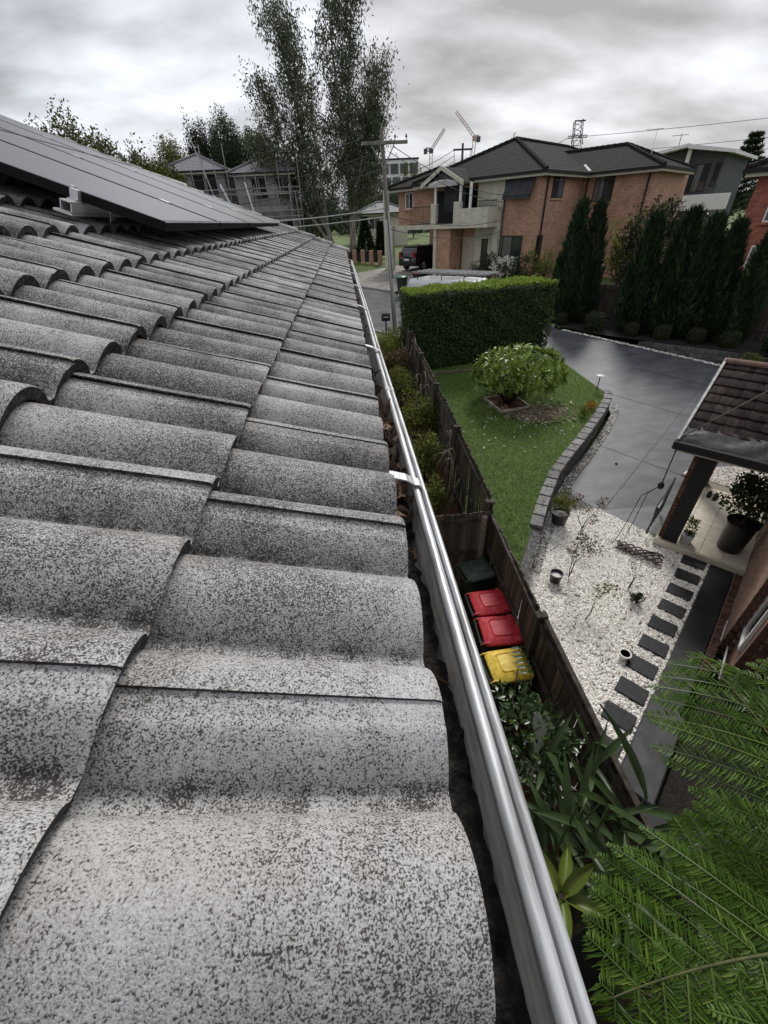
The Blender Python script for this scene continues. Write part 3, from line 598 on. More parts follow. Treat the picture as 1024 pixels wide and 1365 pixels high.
pebbles('white_pebbles', [(2.24, 1.4), (2.24, 5.1), (2.97, 5.5), (3.65, 6.35), (4.4, 7.55), (5.18, 8.72), (6.36, 6.95), P2(9.25, -.7), P2(8.95, -.5), P2(8.95, .47), P2(3.0, .47)], 34000, YARDZ)
pebbles('white_pebbles', [P2(12.4, -.85), P2(15.2, -.85), P2(15.2, .8), P2(12.4, .8)], 4500, lambda x, y: -5.94, .03)
sheet('gravel_margin', [P2(20.70, 2.3), P2(20.97, 2.3), P2(20.97, -8.4), P2(20.76, -8.4)], MT['pebbed'], .045, step=1)
strip = [(3.30, 5.85), (3.62, 6.35), (4.4, 7.5), (5.0, 8.35), (5.5, 8.98), (6.4, 9.85), (7.65, 11.2), (8.5, 12.2), (8.85, 12.75)]
stripo = [(x+.20, y-.10) for x, y in strip]
pebbles('white_pebbles', strip+stripo[::-1], 6500, lambda x, y: float(H(x, y))+.055, .028)
sheet('gravel_margin', strip+stripo[::-1], MT['pebbed'], .048, step=1)
edge2 = [P2(20.72, 2.3), P2(20.95, 2.3), P2(20.95, -8.4), P2(20.78, -8.4)]
pebbles('white_pebbles', edge2, 7000, lambda x, y: float(H(x, y))+.05, .034)
# ------------------------------------------------------------------ lawn blades
n = 80000; x = RNG.uniform(2.25, 8.5, n); y = RNG.uniform(5.2, 16.6, n)
lim = np.interp(y, [p[1] for p in LAWN_EDGE]+[14.7, 16.6], [p[0] for p in LAWN_EDGE]+[8.5, 8.4])
bare = np.exp(-(((x-5.75)/.95)**2+((y-11.75)/.65)**2)**1.5); inbox = (np.abs(x-4.98)+np.abs(y-12.6) < .75)
ok = (x < lim-.05) & (RNG.random(n) > bare*1.15) & ~inbox
x, y = x[ok], y[ok]; n = len(x); Pg = np.stack([x, y, np.array([LZ(a, b) for a, b in zip(x, y)])], 1)
m = M(); m.add(*leaf_arrays(Pg, rdir(n, 1.1), rdir(n), RNG.uniform(.025, .055, n), RNG.uniform(.012, .022, n))); m.build('grass', MT['l_grass'], kind='stuff')
m = M(); th = np.linspace(0, 6.283, 26)[:-1]; m.poly([(5.75+math.cos(t)*(.95+.15*math.sin(5*t)), 11.75+math.sin(t)*(.55+.1*math.sin(3*t+1)), LZ(5.75+math.cos(t), 11.75+math.sin(t)*.8)+.012) for t in th]); m.build('bare_soil', MT['soil'], kind='structure')
n = 150; a = RNG.random(n)*6.283; q = np.sqrt(RNG.random(n)); Pf = np.stack([5.9+np.cos(a)*q*1.3, 11.8+np.sin(a)*q*.85, np.zeros(n)], 1); Pf[:, 2] = [LZ(p[0], p[1])+.035 for p in Pf]
D = rdir(n); D[:, 2] *= .2; m = M(); m.add(*leaf_arrays(Pf, D, rdir(n, 2.5), RNG.uniform(.12, .26, n), RNG.uniform(.05, .08, n))); m.build('fallen_leaves', MT['l_fallen'], kind='stuff')
n = 90; Pf = np.stack([RNG.normal(4.9, .95, n), RNG.normal(11.1, .6, n), np.zeros(n)], 1); Pf[:, 2] = [LZ(p[0], p[1])+.04 for p in Pf]
D = rdir(n); D[:, 2] *= .2; m = M(); m.add(*leaf_arrays(Pf, D, rdir(n, 2.5), RNG.uniform(.05, .09, n), RNG.uniform(.04, .06, n))); m.build('fallen_flowers', MT['petal'], kind='stuff')
# ------------------------------------------------------------------ curved retaining wall of blocks
t = thing('retaining_wall', 'curved low wall of grey blocks with cap stones holding up the lawn beside the driveway', 'retaining wall', (6, 9.8, -5.9))
W = np.array([(2.75, 5.2)]+LAWN_EDGE+[(8.60, 13.3)]); seg = np.linalg.norm(np.diff(W, axis=0), axis=1); cum = np.concatenate([[0], np.cumsum(seg)]); TOT = cum[-1]
def along(s):
    s = np.clip(s, 0, TOT); p = np.array([np.interp(s, cum, W[:, 0]), np.interp(s, cum, W[:, 1])]); e = .15
    d = np.array([np.interp(min(s+e, TOT), cum, W[:, 0])-np.interp(max(s-e, 0), cum, W[:, 0]), np.interp(min(s+e, TOT), cum, W[:, 1])-np.interp(max(s-e, 0), cum, W[:, 1])]); return p, d/np.linalg.norm(d)
wc = M(); rings = []
for s in np.arange(0, TOT, .3):
    p, d = along(s); nn = np.array([d[1], -d[0]]); zt = LAWN(p[1]); zb = float(H(*p))-.1
    rings.append([(*(p-nn*.12), zb), (*(p+nn*.17), zb), (*(p+nn*.17), zt-.03), (*(p-nn*.12), zt-.03)])
wc.loft(rings); wc.build('wall_core', MT['block'], t)
capm = M(); capm.bbox(-.192, .192, -.13, .13, -.085, 0, .012); capm = capm.data('cap_stone', MT['capstone'])
blkm = M(); blkm.bbox(-.142, .142, -.04, .04, -.046, .046, .008); blkm = blkm.data('wall_block', MT['block'])
s = .2
while s < TOT-.1:
    p, d = along(s); nn = np.array([d[1], -d[0]]); st = LAWN(p[1])+.05
    if s < 1.4: st -= .12
    elif s < .6: st -= .2
    piece('cap_stone', capm, t, (*(p+nn*.075), st+random.uniform(-.006, .006)), (random.uniform(-.01, .01), -.05*d[1] if False else 0, math.atan2(d[1], d[0])+random.uniform(-.03, .03))); s += .395
for c in range(6):
    s = .15+(.15 if c % 2 else 0)
    while s < TOT-.1:
        p, d = along(s); nn = np.array([d[1], -d[0]]); zt = LAWN(p[1])-.085-c*.097
        if s < 1.4: zt -= .12
        if zt-.05 > float(H(*p))-.02: piece('wall_block', blkm, t, (*(p+nn*(.155+random.uniform(-.006, .006))), zt), (0, 0, math.atan2(d[1], d[0])+random.uniform(-.02, .02)))
        s += .292
# stone edging below the hedge
t = thing('garden_edging', 'straight brown edging strip between the lawn and the foot of the hedge', 'edging', (4, 15.5, -4.95))
me = M(); me.bbox(-.48, .48, -.06, .06, -.05, .10, .012); me = me.data('edging_block', MT['curb'])
for i in range(4): piece('edging_block', me, t, (2.78+i*.975, 15.62+i*.05, -4.93), (0, 0, .05))
# retaining wall beyond the driveway
t = thing('retaining_wall', 'stepped dark block wall behind the driveway below the cypress trees', 'retaining wall', (21.1, 1, -5.3), uv=True)
core = M(); core.box(21.09, 21.35, -6, 5.0, -6.2, -4.78); core.build('wall_core', MT['block'], t)
blk = M(); blk.bbox(-.05, .05, -.197, .197, -.092, .092, .012); blk = blk.data('wall_block', MT['block'])
for c in range(7):
    for i in range(27):
        w_ = -5.8+i*.4+(.2 if c % 2 else 0); x, y = uvw(21.05, -w_)[:2]; z = -4.79-c*.19
        if w_ < .9 and c < 1: continue
        if z > float(H(x, y))-.05: piece('wall_block', blk, t, (21.05+random.uniform(-.008, .008), w_, z))
# ------------------------------------------------------------------ stepping stones
nmb = ['first', 'second', 'third', 'fourth', 'fifth', 'sixth', 'seventh', 'eighth', 'ninth', 'tenth', 'eleventh']
sm = M(); sm.bbox(-.155, .155, -.205, .205, -.05, 0, .008); smd = sm.data('stepping_stone', MT['paver'])
for i in range(11):
    u = 8.81-i*.548; v = .205+random.uniform(-.012, .012); x, y = P2(u, v)
    o = bpy.data.objects.new('stepping_stone', smd); COL.objects.link(o); o.location = (x, y, -6.045+random.uniform(-.006, .006)); o.rotation_euler = (random.uniform(-.015, .015), random.uniform(-.015, .015), UVA+random.uniform(-.04, .04))
    tag(o, f'{nmb[i]} dark square stepping stone in the white pebbles counting from the porch', 'stepping stone', 'stepping stones across the pebbles')
# path beside the neighbour's wall, grey slab at its near end
m = M(); m.box(5.05, 8.95, -.86, -.475, -6.2, -6.035); o = m.build('path', MT['pathdark'], None, kind='structure'); o.rotation_euler = (0, 0, UVA)
m = M(); m.bbox(3.5, 5.05, -.92, -.46, -6.2, -5.99, .02); o = m.build('path_slab', MT['slab'], None, kind='structure'); o.rotation_euler = (0, 0, UVA)
m = M(); m.box(1.5, 3.49, -1.4, -.46, -6.2, -6.05); o = m.build('side_path', MT['pathdark'], None, kind='structure'); o.rotation_euler = (0, 0, UVA)
# ------------------------------------------------------------------ boundary fence
FT = [(-2, -4.40), (1.8, -4.36), (3.28, -4.29), (5.5, -4.22), (5.7, -3.95), (6.9, -3.87), (9, -3.67), (15.65, -3.30), (17.4, -3.2)]
ftop = lambda y: np.interp(y, [a for a, b in FT], [b for a, b in FT])
pm = M()
pm.loft([[(x, y, z) for x, y in ((-.008, -.05), (.008, -.05), (.008, .05), (-.008, .05))] for z in (-1, -.02)]+[[(x, y, 0) for x, y in ((-.008, -.038), (.008, -.038), (.008, .038), (-.008, .038))]])
palm = pm.data('paling', MT['paling'])
f = thing('paling_fence', 'long weathered timber paling fence between the bins and the neighbouring yard', 'fence', (2.2, 7, -6.1))
y = -1.8; i = 0
while y < 17.3:
    hgt = 1.78 if y < 5.6 else 1.75
    x = 2.215 if i % 2 else 2.228
    if y > 14: x += .05*math.sin(y*3)
    piece('paling', palm, f, (x, y, ftop(y)+random.uniform(-.022, .018)), (random.uniform(-.012, .012), random.uniform(-.02, .02)*(2 if y > 12 else 1), random.uniform(-.02, .02)), (1, 1, hgt))
    y += .098; i += 1
for zz, nm in ((-.14, 'rail'), (-.85, 'rail'), (-1.5, 'rail')):
    for a, bq in ((-1.9, 3.3), (3.3, 5.6), (5.7, 8.1), (8.1, 10.5), (10.5, 13), (13, 15.4), (15.4, 17.3)):
        m = M(); m.loft([[(2.165, q, ftop(q)+zz-.035), (2.205, q, ftop(q)+zz-.035), (2.205, q, ftop(q)+zz+.035), (2.165, q, ftop(q)+zz+.035)] for q in (a+.004, bq-.004)]); m.build(nm, MT['post'], f)
for q in (.9, 3.3, 5.62, 8.1, 10.5, 13, 15.4):
    m = M(); m.bbox(2.10, 2.163, q-.06, q+.06, -6.1, ftop(q)+.06, .008); m.bbox(2.17, 2.26, q-.055, q+.055, ftop(q)+.002, ftop(q)+.05, .008); m.build('post', MT['post'], f)
# capping strip over the near stretch
m = M(); m.loft([[(2.195, q, ftop(q)+.0), (2.25, q, ftop(q)), (2.25, q, ftop(q)+.022), (2.195, q, ftop(q)+.022)] for q in (-1.8, 1.8, 3.25)]); m.build('capping', MT['post'], f)
f = thing('cross_fence', 'short timber paling fence across the side passage behind the dark green bin', 'fence', (1.2, 5.5, -6.1))
for i in range(18):
    piece('paling', palm, f, (.42+i*.099, 5.48+(.012 if i % 2 else 0), -4.14+random.uniform(-.012, .012)), (0, 0, math.pi/2+random.uniform(-.02, .02)), (1, 1, 1.9))
for z in (-4.27, -5.0):
    m = M(); m.box(.36, 2.1, 5.425, 5.468, z-.035, z+.035); m.build('rail', MT['post'], f)
m = M(); m.bbox(2.0, 2.09, 5.40, 5.50, -6.1, -4.2, .008); m.build('post', MT['twig'], f)
# ------------------------------------------------------------------ wheelie bins
def rrect(cx, cy, a, b, r, z, n=4):
    out = []
    for sx, sy, t0 in ((1, 1, 0), (-1, 1, 90), (-1, -1, 180), (1, -1, 270)):
        for k in range(n+1):
            t = R_(t0+90*k/n); out.append((cx+sx*(a-r)+r*math.cos(t), cy+sy*(b-r)+r*math.sin(t), z))
    return out
def make_bin(lidmat, lab, x, y, rz, dx, wy, flip=1, recess=True):
    t = thing('wheelie_bin', lab, 'bin', (0, 0, 0), group='wheelie bins in the side passage'); hx, hy = dx/2, wy/2
    m = M(); m.loft([rrect(.02, 0, hx*.70, hy*.76, .05, .06), rrect(.01, 0, hx*.9, hy*.92, .05, .86), rrect(0, 0, hx*.97, hy*1.0, .05, .88), rrect(0, 0, hx*.99, hy*1.02, .05, .955)]); smoothing(m.build('body', MT['binbody'], t))
    lid = M()
    lid.loft([rrect(.0, 0, hx*1.03, hy*1.05, .07, .952), rrect(0, 0, hx*1.045, hy*1.065, .075, .975), rrect(0, 0, hx*1.02, hy*1.04, .08, .992), rrect(0, 0, hx*.80, hy*.80, .09, 1.03), rrect(.01, 0, hx*.64, hy*.66, .07, 1.042),
              rrect(.01, 0, hx*.60, hy*.62, .06, 1.030), rrect(.01, 0, hx*.57, hy*.59, .05, 1.032), rrect(.01, 0, hx*.53, hy*.55, .05, 1.048), rrect(.01, 0, hx*.2, hy*.2, .02, 1.054)], (True, True))
    lid = smoothing(lid.build('lid', lidmat, t), 32)
    for s_ in (-1, 1):
        m = M(); m.bbox(hx*.60, hx*.86, s_*hy*.84-.04, s_*hy*.84+.04, 1.002, 1.03, .008); m.bbox(hx*.66, hx*.80, s_*hy*.84-.022, s_*hy*.84+.022, 1.03, 1.034, .002); m.build('lift_tab', lidmat, lid)
    m = M()
    for s_ in (-1, 1): m.tube([(-hx*.80, s_*hy*.92, 1.0), (-hx*1.1, s_*hy*.92, .995), (-hx*1.2, s_*hy*.92, .965)], .013)
    m.build('hinge_arm', lidmat, lid)
    m = M(); m.tube([(-hx*1.22, -hy*.98, .955), (-hx*1.22, hy*.98, .955)], .016, 8)
    for s_ in (-1, 1): m.tube([(-hx*.95, s_*hy*.7, .93), (-hx*1.22, s_*hy*.7, .955)], .014)
    m.build('handle', MT['binbody'], t)
    for s_ in (-1, 1):
        m = M(); rings = []
        for yy_, r_ in ((-.025, .06), (-.025, .09), (-.015, .1), (.015, .1), (.025, .09), (.025, .06)): rings.append([(-hx*.72+r_*math.cos(q), s_*hy*1.0+yy_, .1+r_*math.sin(q)) for q in np.arange(16)*math.pi/8])
        m.loft(rings); m.build('wheel', MT['rubber'], t)
    t.location = (x, y, -6.065); t.rotation_euler = (0, 0, rz); return t
make_bin(MT['lidg'], 'dark green wheelie bin with a dusty green lid set askew by the cross fence', 1.90, 5.06, R_(11), .52, .47)
make_bin(MT['lidr'], 'red-lidded wheelie bin standing next to the dark green one', 1.885, 4.30, R_(2), .55, .47)
make_bin(MT['lidr'], 'red-lidded wheelie bin standing next to the yellow-lidded one', 1.885, 3.745, R_(-2), .56, .49)
make_bin(MT['lidy'], 'yellow-lidded wheelie bin half under the leafy shrub', 1.81, 3.16, R_(3), .55, .47)
# ------------------------------------------------------------------ tree and plant makers
def branch(m, p, d, L, r, depth, tips, split=3, spread=.55, up=.25, taper=.62, bend=.12):
    p = np.asarray(p, float); d = _n(np.asarray(d, float)); n = 4; pts = [p]; rr = [r]
    for i in range(n):
        d = _n(d+RNG.normal(size=3)*bend+np.array([0, 0, up*.25])); p = p+d*L/n; pts.append(p); rr.append(r*(1-(1-taper)*(i+1)/n))
    m.tube(pts, rr, 5 if depth > 1 else 4, cap=False)
    if depth == 0: tips.append((p, d)); return
    for k in range(split):
        a = RNG.normal(size=3); a -= d*a.dot(d); a = _n(a)
        q = pts[-1] if k < 2 else pts[-2]
        branch(m, q, d*(1-spread*.4)+a*spread, L*random.uniform(.62, .85), rr[-1]*.8, depth-1, tips, split, spread, up, taper, bend)
def tree(name, label, cat, base, hgt, rad, lm, bark='bark', n=5000, leaf=.22, group=None, crown0=.35, clumps=60, spread=.26, asp=.5, trunk_r=.16, depth=2, up=.25, droop=.15, shape=None):
    t = thing(name, label, cat, base, group=group); base = np.asarray(base, float)
    m = M(); tips = []
    branch(m, base-np.array([0, 0, .2]), (0, 0, 1), hgt*(crown0+.1), trunk_r, depth, tips, 3, .6, .35)
    m.build('trunk', MT[bark], t, True)
    m = M(); cz = base[2]+hgt*(crown0+1)/2
    if shape: shape(m, base)
    else: cloud(m, n, (base[0], base[1], cz), (rad, rad, hgt*(1-crown0)/2), leaf, asp, clumps, spread, .35, up, droop)
    m.build('crown', MT[lm] if isinstance(lm, str) else lm, t); return t
def shrub(name, label, base, rad, hgt, lm, n=900, leaf=.07, group=None, stems=5, cat='shrub', asp=.5, clumps=30, bark='darkbark', sparse=False, spread=.3):
    t = thing(name, label, cat, base, group=group); base = np.asarray(base, float); m = M(); tips = []
    for i in range(stems):
        a = i*6.283/stems+random.random(); d = np.array([math.cos(a)*rad*.8, math.sin(a)*rad*.8, hgt*.8])*random.uniform(.7, 1.1)
        mid = base+d*.5+RNG.normal(size=3)*.06*rad; m.tube([base, mid, base+d], [.018*max(1, hgt), .013*max(1, hgt), .006], 5); tips.append(base+d)
    m.build('stem', MT[bark], t, True); m = M()
    cloud(m, n, base+np.array([0, 0, hgt*.58]), (rad, rad, hgt*.45), leaf, asp, clumps, spread, .25 if not sparse else .5, .4)
    m.build('foliage', MT[lm], t); return t
# ------------------------------------------------------------------ clipped hedge
HC = [(2.28, 15.98), (8.15, 17.05), (7.75, 18.6), (2.05, 17.4)]; HT = -2.18
def hz_top(x, y): return HT+.02*math.sin(x*2.1)+.03*math.sin(x*5+y*2)
t = thing('clipped_hedge', 'tall square-clipped dark green hedge between the lawn and the street', 'hedge', (5, 17.2, -4.9))
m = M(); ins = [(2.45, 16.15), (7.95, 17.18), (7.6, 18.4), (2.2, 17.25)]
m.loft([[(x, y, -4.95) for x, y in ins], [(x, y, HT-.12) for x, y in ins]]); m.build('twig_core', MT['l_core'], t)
m = M(); mt_ = M()
def face_leaves(mm, a, b, n, z0, z1, leaf, out):
    a, b = np.array(a), np.array(b); s = RNG.random(n); z = z0+(z1-z0)*RNG.random(n); nn = np.array([b[1]-a[1], -(b[0]-a[0])]); nn = nn/np.linalg.norm(nn)
    wob = .05*np.sin(s*19+z*3)+.035*np.sin(z*9+s*31)
    Pp = np.stack([a[0]+(b[0]-a[0])*s+nn[0]*(wob-RNG.random(n)*.13), a[1]+(b[1]-a[1])*s+nn[1]*(wob-RNG.random(n)*.13), z], 1)
    N = np.tile(np.array([nn[0], nn[1], .5]), (n, 1))+RNG.normal(size=(n, 3))*.45; D = rdir(n, -.2)+np.array([nn[0], nn[1], 0])*.35
    mm.add(*leaf_arrays(Pp, D, N, leaf*(.6+.8*RNG.random(n)), leaf*.55*(.6+.8*RNG.random(n))))
face_leaves(m, HC[0], HC[1], 15000, -4.88, HT+.02, .085, 1); face_leaves(m, HC[1], HC[2], 4000, -4.85, HT+.02, .085, 1); face_leaves(m, HC[3], HC[0], 3500, -4.9, HT+.02, .085, 1); face_leaves(m, HC[2], HC[3], 5000, -4.7, HT, .1, 1)
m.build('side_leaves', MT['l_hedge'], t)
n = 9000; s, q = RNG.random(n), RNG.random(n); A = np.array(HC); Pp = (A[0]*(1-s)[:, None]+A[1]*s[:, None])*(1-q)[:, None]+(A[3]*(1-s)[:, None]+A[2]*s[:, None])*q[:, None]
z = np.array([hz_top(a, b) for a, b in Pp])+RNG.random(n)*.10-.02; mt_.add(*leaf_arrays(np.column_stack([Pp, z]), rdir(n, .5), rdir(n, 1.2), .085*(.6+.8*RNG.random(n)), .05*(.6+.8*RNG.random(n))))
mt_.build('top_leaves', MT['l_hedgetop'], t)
# ------------------------------------------------------------------ frangipani in its timber square
t = thing('timber_planter_square', 'flat square timber edging filled with red-brown mulch under the small flowering tree', 'planter', (4.98, 12.6, -5.1))
t.rotation_euler = (0, 0, 0)
cs = [(4.36, 13.05), (4.62, 11.95), (5.62, 12.17), (5.38, 13.2)]; cs = [(x, y, LAWN(y)) for x, y in cs]
for i in range(4):
    a, b = np.array(cs[i]), np.array(cs[(i+1) % 4]); d = (b-a)/np.linalg.norm(b-a); nn = np.array([d[1], -d[0], 0])*.022; a = a+d*.024; b = b-d*.02
    m = M(); m.loft([[p+nn+np.array([0, 0, -.04]), p-nn+np.array([0, 0, -.04]), p-nn+np.array([0, 0, .085]), p+nn+np.array([0, 0, .085])] for p in (a, b)]); m.build('board', MT['scaffpale'], t)
m = M(); m.poly([(x, y, z+.05) for x, y, z in cs]); m.build('mulch', MT['mulch'], t)
ft = thing('frangipani_tree', 'small spreading frangipani tree with rosettes of long leaves on the lawn', 'tree', (5.02, 12.62, -5.1))
FB = np.array([5.02, 12.62, -5.08]); m = M(); tips = []
def fb(p, d, L, r, dep):
    d = _n(d); q = p+d*L*.5+RNG.normal(size=3)*.02; e = p+d*L; m.tube([p, q, e], [r, r*.9, r*.78], 6)
    if dep == 0: tips.append((e, d)); return
    k = 3 if dep > 1 else random.choice((2, 3))
    a0 = random.random()*6.28
    for i in range(k):
        a = a0+i*6.283/k; s_ = np.array([math.cos(a), math.sin(a), .12]); fb(e, d*.55+s_*.95+np.array([0, 0, .05]), L*random.uniform(.68, .92), r*.72, dep-1)
for a in (20, 95, 160, 215, 275, 335): fb(FB, np.array([math.cos(R_(a))*.95, math.sin(R_(a))*.95, .95]), .62, .055, 2)
m.build('trunk', MT['darkbark'], ft, True)
C0 = np.array([5.42, 12.95, -4.18])
while len(tips) < 150:
    d = rdir(1, .35)[0]; tips.append((C0+d*np.array([1.42, 1.25, .66]), d))
tips = [(C0+(lambda q: q/max(1, np.linalg.norm(q/np.array([1.6, 1.4, .75]))))(p-C0), d) for p, d in tips]
tips = [(np.array([p[0], p[1], max(p[2], -4.44+.10*math.sin(p[0]*7))]), d) for p, d in tips]
random.shuffle(tips)
lv = M(); rings = []
X = np.array([0, .12, .35, .6, .85, 1.0]); Wd = np.array([.03, .12, .19, .2, .12, .005]); Zd = np.array([0, .06, .11, .09, .0, -.08])
Pg_ = np.zeros((6, 3, 3))
for i in range(6):
    for j, s_ in enumerate((-1, 0, 1)): Pg_[i, j] = (X[i], s_*Wd[i]*.72, Zd[i]-(.03 if s_ == 0 else 0)*(1 if 0 < i < 5 else 0))
lv.grid(Pg_); lvd = lv.data('leaf', MT['l_frang'], True)
lowm = M(); cnt = 0
for p, d in tips:
    d = _n(np.array([d[0], d[1], max(.35, d[2])])); a0 = random.random()*6.28; k = random.randint(8, 11)
    e1 = _n(np.cross(d, (0.3, .2, 1))); e2 = np.cross(d, e1)
    for i in range(k):
        a = a0+i*2.4; el = random.uniform(.1, .75); dd = _n((math.cos(a)*e1+math.sin(a)*e2)*math.cos(el)+d*math.sin(el)); L = random.uniform(.22, .36)
        if cnt < 300 and (p[1] < 12.9 or p[2] > -4.2):
            q = Vector(dd).to_track_quat('X', 'Z'); ob = piece('leaf', lvd, ft, p, q.to_euler(), (L, L, L)); cnt += 1
        else: lowm.add(*leaf_arrays(np.array([p]), np.array([dd]), np.array([d]), np.array([L]), np.array([L*.32]), .05, .1))
lowm.build('more_leaves', MT['l_frang'], ft, kind='stuff')
m = M()
for p, d in tips[:34]:
    for i in range(3): m.add(*leaf_arrays(np.array([p+RNG.normal(size=3)*.09+d*.1]), rdir(1, .5), rdir(1, 1), np.array([.055]), np.array([.045])))
m.build('flowers', MT['petal'], ft, kind='stuff')
# ------------------------------------------------------------------ overgrown bed between gutter and fence
BED = lambda y: -5.75+.085*(y-5.4)
for i, (nm, lab, x, y, r_, h_, lm, n_) in enumerate((
    ('bed_shrub', 'small olive shrub in the red-brown mulch nearest the cross fence', 1.55, 7.3, .5, 1.0, 'l_olive', 1100),
    ('bed_shrub', 'olive green shrub with small leaves against the weathered fence, second from the cross fence', 1.55, 8.7, .65, 1.35, 'l_olive', 2400),
    ('bed_shrub', 'yellow-green dense shrub mid-way along the weathered fence', 1.62, 10.6, .68, 1.55, 'l_olive', 3200),
    ('bed_shrub', 'olive shrub with rusty patches beside the gutter, beyond the dense yellow-green one', 1.45, 12.6, .72, 1.6, 'l_olive', 3000),
    ('bed_shrub', 'rusty brown-leaved shrub under the tangle of dry vines', 1.55, 14.5, .7, 1.6, 'l_rust', 2600),
    ('bed_shrub', 'bright yellow-green shrub at the street end of the fence next to the mailbox', 1.62, 17.2, .8, 1.3, 'l_olive', 3000))):
    shrub(nm, lab, (x, y, BED(y)), r_, h_, lm, n_, .085, 'shrubs in the bed by the fence', stems=6, clumps=26, spread=.34)
for k, (yc, lab) in enumerate(((8.0, 'tangle of dry grey vine stems hanging on the fence above the cross fence'), (15.2, 'tangle of dry grey vine stems over the fence by the hedge'), (11.6, 'few dry vine stems against the middle of the fence'))):
    t = thing('dry_vine', lab, 'vine', (2.05, yc, BED(yc)), group='dry vines on the fence'); m = M()
    for i in range(9 if k < 2 else 5):
        y0 = yc+random.uniform(-.8, .8); p0 = np.array([random.uniform(1.7, 2.05), y0, BED(yc)]); top = ftop(y0)+random.uniform(-.5, .12); p3 = np.array([random.uniform(1.5, 2.2), y0+random.uniform(-.9, .9), top-random.uniform(.2, .9)])
        pk = np.array([random.uniform(1.85, 2.25), y0+random.uniform(-.4, .4), top]); pts = []
        for s_ in np.linspace(0, 1, 12): pts.append((1-s_)**2*p0+2*s_*(1-s_)*(pk+(pk-(p0+p3)/2)*.6)+s_*s_*p3+RNG.normal(size=3)*.012)
        m.tube(pts, np.linspace(.016, .006, 12), 5)
    m.build('stem', MT['twig'], t, True)
# ------------------------------------------------------------------ neighbour's brick house and porch (street frame: u along the path, w = -v)
nb = thing('brick_house', 'brown brick neighbouring house with a tiled porch beside the pebble garden', 'house', (7, -1, -6.08), uv=True)
m = M(); TOPZ = -.75
m.box(6.75, 15, -9, -1.0, -6.2, TOPZ); m.box(6.05, 6.748, -9, -1.17, -6.2, TOPZ); m.box(2.5, 6.048, -9, -2.6, -6.2, TOPZ)
wall = m.build('wall', MT['nwall'], nb)
bk = M(); bk.bbox(-.008, .008, -.110, .110, -.038, .038, .004); bkd = bk.data('brick', MT['nbrick'])
bkh = M(); bkh.bbox(-.008, .008, -.050, .050, -.038, .038, .004); bkhd = bkh.data('brick', MT['nbrick'])
mo = M(); mo.box(6.0405, 6.0478, -2.6, -1.17, -6.1, -3.0); mo.box(6.7405, 6.7478, -1.168, -1.0, -6.1, -3.0); mo.build('mortar', MT['mortar'], nb)
for c in range(34):
    z = -6.04+c*.086
    w_ = -1.17-.055-(.05 if c % 2 else .11)+.055
    first = True; w0 = -1.172
    while w0 > -2.5:
        if first and c % 2: L = .104
        else: L = .224
        piece('brick', bkhd if L < .2 else bkd, wall, (6.036+random.uniform(-.002, .002), w0-L/2+.002, z)); w0 -= L+.010; first = False
    piece('brick', bkhd, wall, (6.736, -1.055 if c % 2 else -1.112, z), (0, 0, 0), (1, 1 if c % 2 else .98, 1))
    if c % 2 == 0: piece('brick', bkhd, wall, (6.736, -1.028, z), (0, 0, 0), (1, .5, 1))
# header course plinth along the path
hb = M(); hb.bbox(-.038, .038, -.055, .055, -.11, 0, .006); hbd = hb.data('plinth_brick', MT['nbrick'])
m = M(); m.box(5.9, 8.9, -.998, -.885, -6.2, -5.985); m.build('plinth_bed', MT['mortar'], nb)
for i in range(34): piece('plinth_brick', hbd, nb, (5.96+i*.0865, -.94, -5.972+random.uniform(-.003, .003)), (0, 0, random.uniform(-.02, .02)))
# windows and trims on the stepped wall
m = M(); m.box(6.25, 6.72, -1.168, -1.150, -5.4, -3.6); wdw = m.build('window', MT['glass'], nb)
m = M(); m.box(6.20, 6.25, -1.168, -1.125, -5.45, -3.55); m.box(6.70, 6.735, -1.168, -1.125, -5.45, -3.55); m.box(6.25, 6.70, -1.168, -1.12, -5.46, -5.40); m.box(6.25, 6.70, -1.168, -1.125, -3.60, -3.55); m.build('window_frame', MT['white'], wdw)
m = M(); m.tube([(6.72, -1.10, -5.93), (5.95, -1.12, -5.93)], .016, 6); m.build('waste_pipe', MT['white'], nb, True)
m = M(); m.tube([(7.3, -.985, -5.9), (6.75, -.985, -5.9)], .010, 6); m.build('conduit', MT['white'], nb, True)
m = M(); m.tube([(5.92, -1.28, -6.1), (5.92, -1.28, -5.55)], .055, 10); m.build('drain_stub', MT['bark'], nb, True)
m = M(); m.tube([(5.955, -1.52, -6.1), (5.955, -1.52, -2.2)], .050, 14); m.tube([(5.955, -1.52, -5.2), (5.955, -1.52, -5.14)], .057, 14); m.tube([(5.955, -1.52, -4.0), (5.955, -1.52, -3.94)], .057, 14); m.build('downpipe', MT['greypipe'], nb, True)
m = M(); m.poly([(1.8, -.45, TOPZ-.02), (15.4, -.45, TOPZ-.02), (15.4, -9.5, TOPZ-.02), (1.8, -9.5, TOPZ-.02)][::-1])
m.loft([[(6.0, -.75, TOPZ), (15.4, -.75, TOPZ), (15.4, -9.5, TOPZ), (6.0, -9.5, TOPZ)], [(9.5, -4.5, TOPZ+1.4), (11.5, -4.5, TOPZ+1.4), (11.5, -5.5, TOPZ+1.4), (9.5, -5.5, TOPZ+1.4)]]); m.build('main_roof', MT['broof'], nb)
